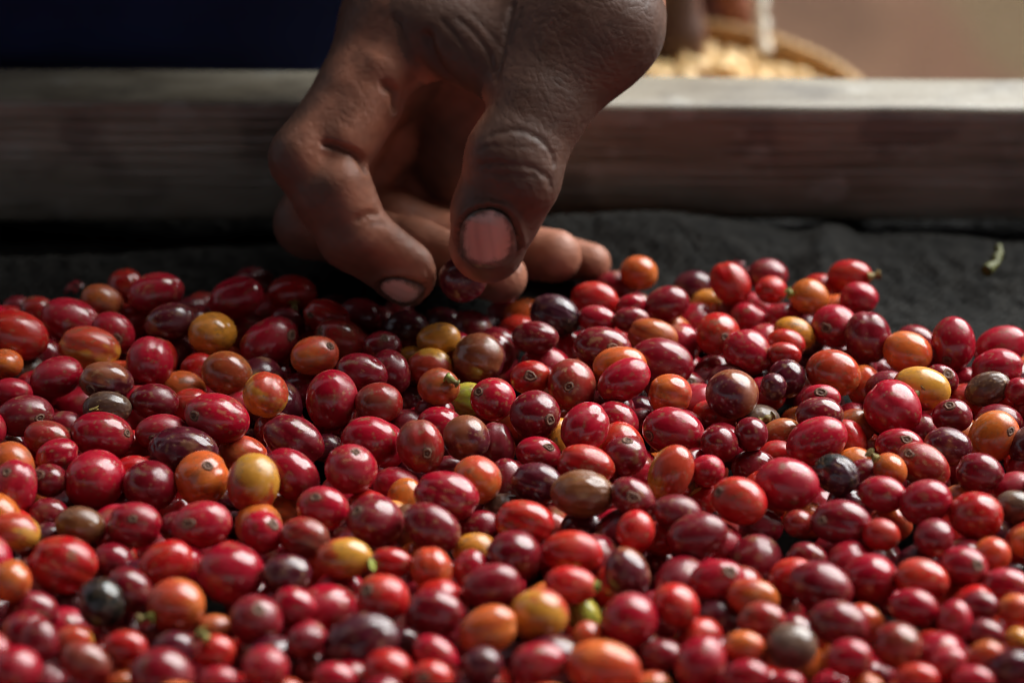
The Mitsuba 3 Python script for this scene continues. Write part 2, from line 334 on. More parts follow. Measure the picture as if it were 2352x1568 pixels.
PALMAR = {'thumb': cam_dir(-.75, -.1, .62), 'index': cam_dir(.78, .40, -.42), 'middle': cam_dir(.55, .5, -.45), 'ring': cam_dir(.45, .45, -.6), 'pinky': cam_dir(.45, .45, -.6)}
PALM_DIR = cam_dir(.72, -.62, .1)
DORSAL, PALE = np.array([.082, .038, .025]), np.array([.29, .108, .062])

def skin_colour(v, n, H, palmar, seed):
    w = np.full(len(v), 9e9); t = np.zeros(len(v))
    for s in H['palm']:
        d = capsule(v, *s); m = d < w; w = np.where(m, d, w); t = np.where(m, n @ palmar['palm'], t)
    for k in ('thumb', 'index', 'middle', 'ring', 'pinky'):
        d = chain(v, H[k], 2.0) - 0.6; m = d < w; w = np.where(m, d, w); t = np.where(m, n @ palmar[k], t)
    b = meshkit.fbm(v / 9.0, 3, seed) - .5
    a = sstep(-.15, .75, t + .5 * b)
    c = DORSAL * (1 - a[:, None]) + PALE * a[:, None]
    return c * ((0.80 + 0.40 * meshkit.fbm(v / 2.3, 3, seed + 5)) * (0.72 + 0.56 * meshkit.fbm(v / 8.0, 3, seed + 7)))[:, None]

def wrinkles(v, n, seed):
    """Height of the fine skin relief in mm: ridges that run across the finger backs."""
    q = v + 1.5 * np.stack([meshkit.noise(v / 4.0, seed + k) - .5 for k in range(3)], 1)
    e1, e2 = cam_dir(-.50, .86, 0), cam_dir(.86, .50, 0)
    e3, e4 = cam_dir(.55, .83, 0), cam_dir(.83, -.55, 0)
    dep = q @ FWD
    r = lambda a, w, b: (1 - np.abs(2 * meshkit.noise(np.stack([a, w, b], 1), seed) - 1)) ** 4
    where = sstep(.35, .65, meshkit.noise(v / 11.0, seed + 9))
    return -(0.10 * r(q @ e1 / 7.0, q @ e2 / .95, dep / 5.0) * where + 0.07 * r(q @ e1 / .9 + 5, q @ e2 / 5.0, dep / 4.0) * (1 - where)
             + 0.05 * r(q @ e3 / 5.0, q @ e4 / 1.1 + 3, dep / 4.0))

# right hand
v, f = mesh_sdf(rh, (-75, -14, -22), (62, 150, 170), 0.65)
n = vnormals(v, f)
h = wrinkles(v, n, 11)
crease_tone = np.zeros(len(v))
for pts, dep, wid in CREASES:
    line = onto(rh, np.array(pts) * 1000.0, 3)
    dd = np.full(len(v), 9e9)
    near = np.where(np.min(np.linalg.norm(v[:, None] - line[None], axis=2), 1) < 14)[0] if len(v) < 1 else np.where((v > line.min(0) - 5).all(1) & (v < line.max(0) + 5).all(1))[0]
    m = len(line)
    for i in range(m - 1):
        taper0, taper1 = math.sin(math.pi * (i + .35) / m), math.sin(math.pi * (i + 1.35) / m)
        ba = line[i + 1] - line[i]
        tt = np.clip((v[near] - line[i]) @ ba / (ba @ ba), 0, 1)
        q = np.linalg.norm(v[near] - line[i] - tt[:, None] * ba, axis=1)
        q = q / wid
        dd[near] = np.minimum(dd[near], q + 0.0)
    h = h - dep * np.exp(-np.minimum(dd, 9) ** 2) + .05 * dep * np.exp(-(np.minimum(dd, 9) - 2.0) ** 2)
    crease_tone = np.maximum(crease_tone, .55 * np.exp(-np.minimum(dd, 9) ** 2))
vv = v + n * h[:, None]
col = skin_colour(v, n, RH, {**PALMAR, 'palm': PALM_DIR}, 3)

def nail(fn, c, along, normal, length, width, dome, key, tilt=0.0):
    """A nail plate wrapped on the finger: grid of rays cast onto the skin, raised a little and rounded off at its rim."""
    along = along - normal * (along @ normal); along /= np.linalg.norm(along)
    side = np.cross(normal, along)
    rings, m = 14, 48
    P, I = [], []
    ang = np.arange(m) * 2 * np.pi / m
    def outline(r):
        x, y = np.cos(ang), np.sin(ang)
        s = (np.abs(x) ** 2.25 + np.abs(y) ** 2.25) ** (-1 / 2.25)
        return r * s * x * length / 2, r * s * y * width / 2
    pts, hh = [], []
    for k in range(rings + 2):
        r = min(k / rings, 1.0)
        x, y = outline(max(r, 1e-3))
        pts.append(c + x[:, None] * along + y[:, None] * side)
        hh.append(np.full(m, dome * math.sqrt(max(1 - r ** 6, 0)) + .12 if k <= rings else -0.9))
    p = np.vstack(pts) + 7.0 * normal
    for _ in range(24):
        p = p - np.clip(fn(p), -3, 3)[:, None] * normal * .9
    p = p + normal * np.concatenate(hh)[:, None]
    R = rings + 2
    i, j = np.meshgrid(np.arange(R - 1), np.arange(m), indexing='ij')
    q = np.stack([i * m + j, (i + 1) * m + j, (i + 1) * m + (j + 1) % m, i * m + (j + 1) % m], -1).reshape(-1, 4)
    ff = np.vstack([q[:, [0, 1, 2]], q[:, [0, 2, 3]]])
    x = np.concatenate([outline(max(min(k / rings, 1), 1e-3))[0] for k in range(R)])
    y = np.concatenate([outline(max(min(k / rings, 1), 1e-3))[1] for k in range(R)])
    base = np.array([.40, .235, .20])[None] * (0.85 + .3 * meshkit.fbm(np.stack([x / 9, y / 1.1, x * 0], 1), 3, 7))[:, None]
    base = base + np.array([.10, .09, .08])[None] * sstep(.1, .5, meshkit.noise(np.stack([x / 14 + 3, y / 3.0, x * 0], 1), 5) - .25)[:, None]
    edge = np.concatenate([np.full(m, min(k / rings, 1)) for k in range(R)])
    grime = sstep(.72, .95, edge + .30 * (meshkit.fbm(p / 1.1, 2, 9) - .5)) * .9
    base = base * (1 - grime[:, None]) + np.array([.045, .035, .025]) * grime[:, None]
    if (np.cross(p[ff[:, 1]] - p[ff[:, 0]], p[ff[:, 2]] - p[ff[:, 0]]) @ normal).mean() < 0: ff = ff[:, ::-1]
    obj(key, (p / 1000, ff), 'nail_mat', smooth=True, color=base)
    return c, along, side, normal

def nail_bed(c, along, side, normal, length, width):
    """Grime and a shallow fold round the nail, for the skin mesh: signed offset from the outline in mm."""
    q = v - c
    x, y, z = q @ along, q @ side, q @ normal
    r = (np.abs(2 * x / length) ** 2.25 + np.abs(2 * y / width) ** 2.25) ** (1 / 2.25)
    e = (r - 1) * min(length, width) / 2
    return np.where((z > -2) & (z < 9), e, 99.0)

fr = []
_c, _a, _s, _n = nail(rh, np.array([-5.6, -2.6, 28.1]), cam_dir(0.1, -1, 0.15), cam_dir(-0.1, 0.22, -0.97), 11.8, 13.6, 0.32, 'person__thumb_nail')
fr.append((_c, _a, _s, _n, 11.8, 13.6))
_c, _a, _s, _n = nail(rh, np.array([-26.3, 8.2, 11.1]), cam_dir(0.78, -0.62, 0.1), cam_dir(-0.42, -0.62, -0.66), 9.5, 8.6, 0.25, 'person__finger_nail')
fr.append((_c, _a, _s, _n, 9.5, 8.6))

for c_, a_, s_, n_, L_, W_ in fr:
    e = nail_bed(c_, a_, s_, n_, L_, W_)
    vv = vv + n * (0.60 * np.exp(-((e - 1.3) / .8) ** 2) - 0.35 * np.exp(-((e - .1) / .45) ** 2))[:, None]
    g = np.exp(-((e - .25) / .55) ** 2) * sstep(.25, .6, meshkit.fbm(v / 1.2, 2, 21))
    col = col * (1 - .85 * g[:, None]) + np.array([.022, .018, .012]) * .85 * g[:, None]
col = col * (1 - .45 * crease_tone[:, None])  # skin colour made darker along the crease lines
body = [(vv / 1000, f)]
cols = [col]
# left hand, at the woven bowl
v2, f2 = mesh_sdf(lh, (15, 235, -75), (190, 380, 215), 1.3)
n2 = vnormals(v2, f2)
body.append((v2 / 1000, f2))
PL = {'thumb': cam_dir(.5, 0, .85), 'index': cam_dir(-.2, 0, -.98), 'middle': cam_dir(-.2, 0, -.98), 'ring': cam_dir(-.2, 0, -.98), 'pinky': cam_dir(-.2, 0, -.98), 'palm': cam_dir(0, -.4, -.6)}
cols.append(skin_colour(v2, n2, LH, PL, 8))
# head and neck
HC = np.array([-.155, .215, .735])
def head_sdf(p):
    q = p - HC
    d = np.sqrt((q[:, 0] / .078) ** 2 + (q[:, 1] / .095) ** 2 + ((q[:, 2] - .01) / .118) ** 2)
    d = (d - 1) * .085
    d = smin(d, capsule(p, (*(HC + [0, -.035, -.07]), .048), (*(HC + [0, -.052, -.095]), .030)), .03)
    d = smin(d, capsule(p, (*(HC + [0, .02, -.05]), .055), (-.16, .285, .53, .062)), .03)
    d = smin(d, capsule(p, (*(HC + [0, -.093, .01]), .007), (*(HC + [0, -.108, -.026]), .016)), .012)
    for s in (-1, 1):
        d = smin(d, capsule(p, (*(HC + [s * .08, .012, .02]), .012), (*(HC + [s * .078, .006, -.025]), .009)), .008)
        d = smin(d, capsule(p, (*(HC + [s * .012, -.088, .038]), .010), (*(HC + [s * .05, -.076, .036]), .010)), .012)
        d = np.maximum(d, -(np.linalg.norm(p - HC - [s * .032, -.103, .018], axis=1) - .015))
        d = np.minimum(d, np.linalg.norm(p - HC - [s * .031, -.083, .018], axis=1) - .0125)
    for k, dz in enumerate((-.050, -.062)):
        d = smin(d, capsule(p, (*(HC + [-.022, -.082, dz]), .006), (*(HC + [.022, -.082, dz]), .006)), .006)
    return d
def body_sdf(p):
    q = (p - [-.148, .228, 0]) * [.60, 1, 1]
    d = chain(q, [(0, .0, -.28, .088), (0, .0, .12, .086), (0, -.03, .36, .098), (0, -.04, .44, .070)], .06)
    d = smin(d, chain(p, [(-.335, .26, .47, .046), (-.13, .165, .315, .038), (-.016, .108, .136, .0255)], .03), .05)
    d = smin(d, chain(p, [(-.02, .28, .47, .046), (.06, .375, .265, .036), (.050, .318, .118, .0275)], .03), .05)
    return smin(d, head_sdf(p), .03)
v3, f3 = mesh_sdf(body_sdf, (-.44, .05, -.40), (.16, .45, .88), .0045)
body.append((v3, f3)); cols.append(np.tile(DORSAL * 1.1, (len(v3), 1)))
def solid(v, f, c):
    from manifold3d import Manifold, Mesh
    return Manifold(Mesh(vert_properties=np.ascontiguousarray(np.hstack([v, c]), np.float32), tri_verts=np.ascontiguousarray(f, np.uint32)))
shells = [solid(*b, c) for b, c in zip(body, cols)]
print('shells', [(str(s.status()), s.volume()) for s in shells])
if all(s.volume() > 0 for s in shells):
    m = (shells[0] + shells[2] + shells[1]).to_mesh()
    body, cols = [(np.array(m.vert_properties[:, :3], float), np.array(m.tri_verts, int))], [np.array(m.vert_properties[:, 3:6], float)]
obj('person', join(body), 'skin_mat', smooth=True, color=np.clip(np.vstack(cols), 0, 1))
tag('person', 'person in dark navy reaching over the bed, right hand pinching one dark cherry', 'person')

def hair_sdf(p):
    q = p - HC - [0, .012, .022]
    d = (np.sqrt((q[:, 0] / .088) ** 2 + (q[:, 1] / .103) ** 2 + (q[:, 2] / .118) ** 2) - 1) * .095
    return np.maximum(np.maximum(d, -(q[:, 2] + .35 * q[:, 1] + .0)), -(q[:, 1] * 1.0 + .085)) - .002 * np.sin(p[:, 0] * 900) * np.sin(p[:, 1] * 900) * np.sin(p[:, 2] * 900)
obj('person__hair', mesh_sdf(hair_sdf, (-.28, .08, .66), (-.03, .36, .90), .004), 'hair_mat', smooth=True)

def folds(p):
    return .012 * (meshkit.fbm(p * [9, 9, 5], 3) - .5)
def shirt_sdf(p):
    q = (p - [-.148, .228, 0]) * [.60, 1, 1] 
    d = chain(q, [(0, .0, -.20, .108), (0, .0, .12, .100), (0, -.03, .36, .112), (0, -.04, .44, .085)], .06)
    r = chain(p, [(-.335, .26, .47, .060), (-.13, .165, .315, .052), (-.080, .140, .237, .046)], .03)
    l = chain(p, [(-.02, .28, .47, .060), (.06, .375, .265, .050), (.056, .350, .200, .044)], .03)
    return smin(smin(d, r, .05), l, .05) + folds(p)
obj('person__shirt', mesh_sdf(shirt_sdf, (-.48, .08, -.30), (.30, .50, .62), .007), 'navy_mat', smooth=True)
tag('person__shirt', 'plain dark navy shirt')
def trouser_sdf(p):
    d = chain((p - [-.165, .32, 0]) * [.62, 1, 1], [(0, 0, -.30, .102), (0, 0, -.20, .098)], .05)
    for s in (-1, 1):
        d = smin(d, chain(p, [(-.165 + s * .085, .32, -.30, .088), (-.165 + s * .10, .31, -.56, .068), (-.165 + s * .105, .33, Z0 + .10, .058)], .03), .03)
    return d + folds(p)
obj('person__trousers', mesh_sdf(trouser_sdf, (-.42, .15, Z0 + .03), (.10, .50, -.12), .009), 'trouser_mat', smooth=True)
k = 0
for s in (-1, 1):
    x = -.165 + s * .108
    sh = lambda p: smin(capsule(p, (x, .34, Z0 + .07, .055), (x + s * .01, .18, Z0 + .045, .042)), capsule(p, (x, .34, Z0 + .07, .05), (x, .335, Z0 + .12, .05)), .03)
    obj('person__shoe' + ('_001' if k else ''), mesh_sdf(sh, (x - .09, .10, Z0 - .02), (x + .09, .43, Z0 + .2), .006), 'hair_mat', smooth=True); k = 1

# ---------------------------------------------------------------- small woven bowl of parchment beans and its cord
BC = np.array([.0535, .2186, -.0275]); BR = .0625
ca, sa = math.cos(math.radians(5)), math.sin(math.radians(5))
TILT = np.array([[ca, 0, sa], [0, 1, 0], [-sa, 0, ca]])            # held a little higher at the hand
def bowl_mesh():
    m, rows = 120, []
    prof = []
    for t in np.linspace(0, 1, 46):                                  # outside, from the foot up
        r = BR * (0.42 + .58 * math.sin(t * math.pi / 2)); z = -.052 * (1 - t) ** 1.3
        prof.append((r + .0021 + .0007 * math.cos(t * 46 * math.pi / 2), z))
    for t in np.linspace(1, 0, 46):
        r = BR * (0.42 + .58 * math.sin(t * math.pi / 2)); z = -.052 * (1 - t) ** 1.3
        prof.append((r - .0012 + .0006 * math.cos(t * 46 * math.pi / 2), z + .003 * (1 - t)))
    prof = [(0.0005, prof[0][1])] + prof + [(0.0005, prof[-1][1])]
    ang = np.arange(m) * 2 * np.pi / m
    v = np.array([[(r + .0004 * math.cos(30 * a + 1.5 * k)) * math.cos(a), (r + .0004 * math.cos(30 * a + 1.5 * k)) * math.sin(a), z] for k, (r, z) in enumerate(prof) for a in ang])
    n = len(prof); i, j = np.meshgrid(np.arange(n - 1), np.arange(m), indexing='ij')
    q = np.stack([i * m + j, i * m + (j + 1) % m, (i + 1) * m + (j + 1) % m, (i + 1) * m + j], -1).reshape(-1, 4)
    return v @ TILT.T + BC, np.vstack([q[:, [0, 1, 2]], q[:, [0, 2, 3]]])
tag('woven_bowl', 'small woven straw bowl of pale beans held behind the board at right', 'bowl')
obj('woven_bowl__wall', bowl_mesh(), 'straw_mat', smooth=True)
def wrapped_rim():
    m, s = 360, 12
    a = np.arange(m) * 2 * np.pi / m
    r = .0021 + .0003 * np.cos(a * 72)
    c = np.stack([BR * np.cos(a), BR * np.sin(a), 0 * a + .001], 1) @ TILT.T + BC
    b = np.arange(s) * 2 * np.pi / s
    rad = np.stack([np.cos(a), np.sin(a), 0 * a], 1)
    v = c[:, None] + r[:, None, None] * (np.cos(b)[None, :, None] * rad[:, None] + np.sin(b)[None, :, None] * np.array([0, 0, 1.0]))
    i, j = np.meshgrid(np.arange(m), np.arange(s), indexing='ij')
    q = np.stack([i * s + j, ((i + 1) % m) * s + j, ((i + 1) % m) * s + (j + 1) % s, i * s + (j + 1) % s], -1).reshape(-1, 4)
    return v.reshape(-1, 3), np.vstack([q[:, [0, 1, 2]], q[:, [0, 2, 3]]])
obj('woven_bowl__rim', wrapped_rim(), 'straw_mat', smooth=True)
def bean_mesh(seed):
    s = trimesh.creation.icosphere(3)
    u = np.array(s.vertices)
    g = np.exp(-(u[:, 1] / .16) ** 2) * (u[:, 2] > 0)
    w = u * [5.0, 3.8, np.where(u[:, 2] > 0, 1, 1)[0] * 2.6]
    w[:, 2] = np.where(u[:, 2] > 0, u[:, 2] * 1.9, u[:, 2] * 3.0) - .8 * g
    w *= (1 + .06 * (meshkit.fbm(u * 2 + seed, 2) - .5))[:, None]
    return w / 1000, np.array(s.faces)
rng = np.random.default_rng(21)
bean_dicts = []
for k in range(6):
    bv, bf = bean_mesh(k * 7.3)
    c = np.array([.68, .45, .20]) * (.86 + .22 * rng.random())
    bean_dicts.append(mikit.ply((bv, bf), 'bean_mat', smooth=True, color=c[None] * (.85 + .3 * meshkit.fbm(bv * 700, 3, k))[:, None]))
count, tries, spots = 0, 0, []
while count < 120 and tries < 6000:
    tries += 1
    r, a = BR * .88 * math.sqrt(rng.random()), rng.random() * 2 * math.pi
    x, y = r * math.cos(a), r * math.sin(a)
    if y < -.022: continue
    if (x + .012) ** 2 / .030 ** 2 + (y - .046) ** 2 / .026 ** 2 < 0.25: continue      # round the thumb
    if any((x - px) ** 2 + (y - py) ** 2 < .0066 ** 2 for px, py in spots): continue
    z = -.0075 + .012 * math.exp(-((x - .012) ** 2 + (y - .01) ** 2) / .03 ** 2) + rng.normal(0, .0008)
    spots.append((x, y))
    key = 'parchment_bean' + (f'_{count:03d}' if count else '')
    wx, wy, wz = TILT @ [x, y, z] + BC
    scene[key] = {**bean_dicts[count % 6], 'to_world': T().translate([wx, wy, wz]).rotate([0, 0, 1], rng.random() * 360).rotate([1, 0, 0], rng.normal(0, 35) + (180 if rng.random() < .5 else 0)).rotate([0, 1, 0], rng.normal(0, 25))}
    tag(key, 'pale gold parchment coffee bean heaped in the small woven bowl', 'coffee bean', 'parchment beans heaped in the woven bowl')
    count += 1
def cord_mesh(path, r):
    p = np.asarray(path); seg = np.linalg.norm(np.diff(p, axis=0), axis=1); s = np.concatenate([[0], np.cumsum(seg)])
    t = np.arange(0, s[-1], .0012); c = np.stack([np.interp(t, s, p[:, k]) for k in range(3)], 1)
    for _ in range(20): c[1:-1] = (c[:-2] + c[1:-1] * 2 + c[2:]) / 4
    d = np.gradient(c, axis=0); d /= np.linalg.norm(d, axis=1, keepdims=True)
    a = np.cross(d, [1, .1, 0]); a /= np.linalg.norm(a, axis=1, keepdims=True); b = np.cross(d, a)
    ph = t * 2 * np.pi / .016
    return join([tube(c + r * .62 * (np.cos(ph + o)[:, None] * a + np.sin(ph + o)[:, None] * b), r * .72, 8) for o in (0, np.pi)])
obj('cord', cord_mesh([[0.0844, 0.262, -0.0312], [0.0841, 0.2676, -0.0271], [0.0832, 0.2764, -0.0169], [0.0824, 0.2971, 0.0219], [0.078, 0.25, 0.12], [0.07, 0.22, 0.28], [0.04, 0.235, 0.46], [0.025, 0.27, 0.535], [0.015, 0.32, 0.54]], .0021), 'cord_mat', smooth=True)
tag('cord', 'twisted pale cord hanging down to the rim of the woven bowl', 'cord')

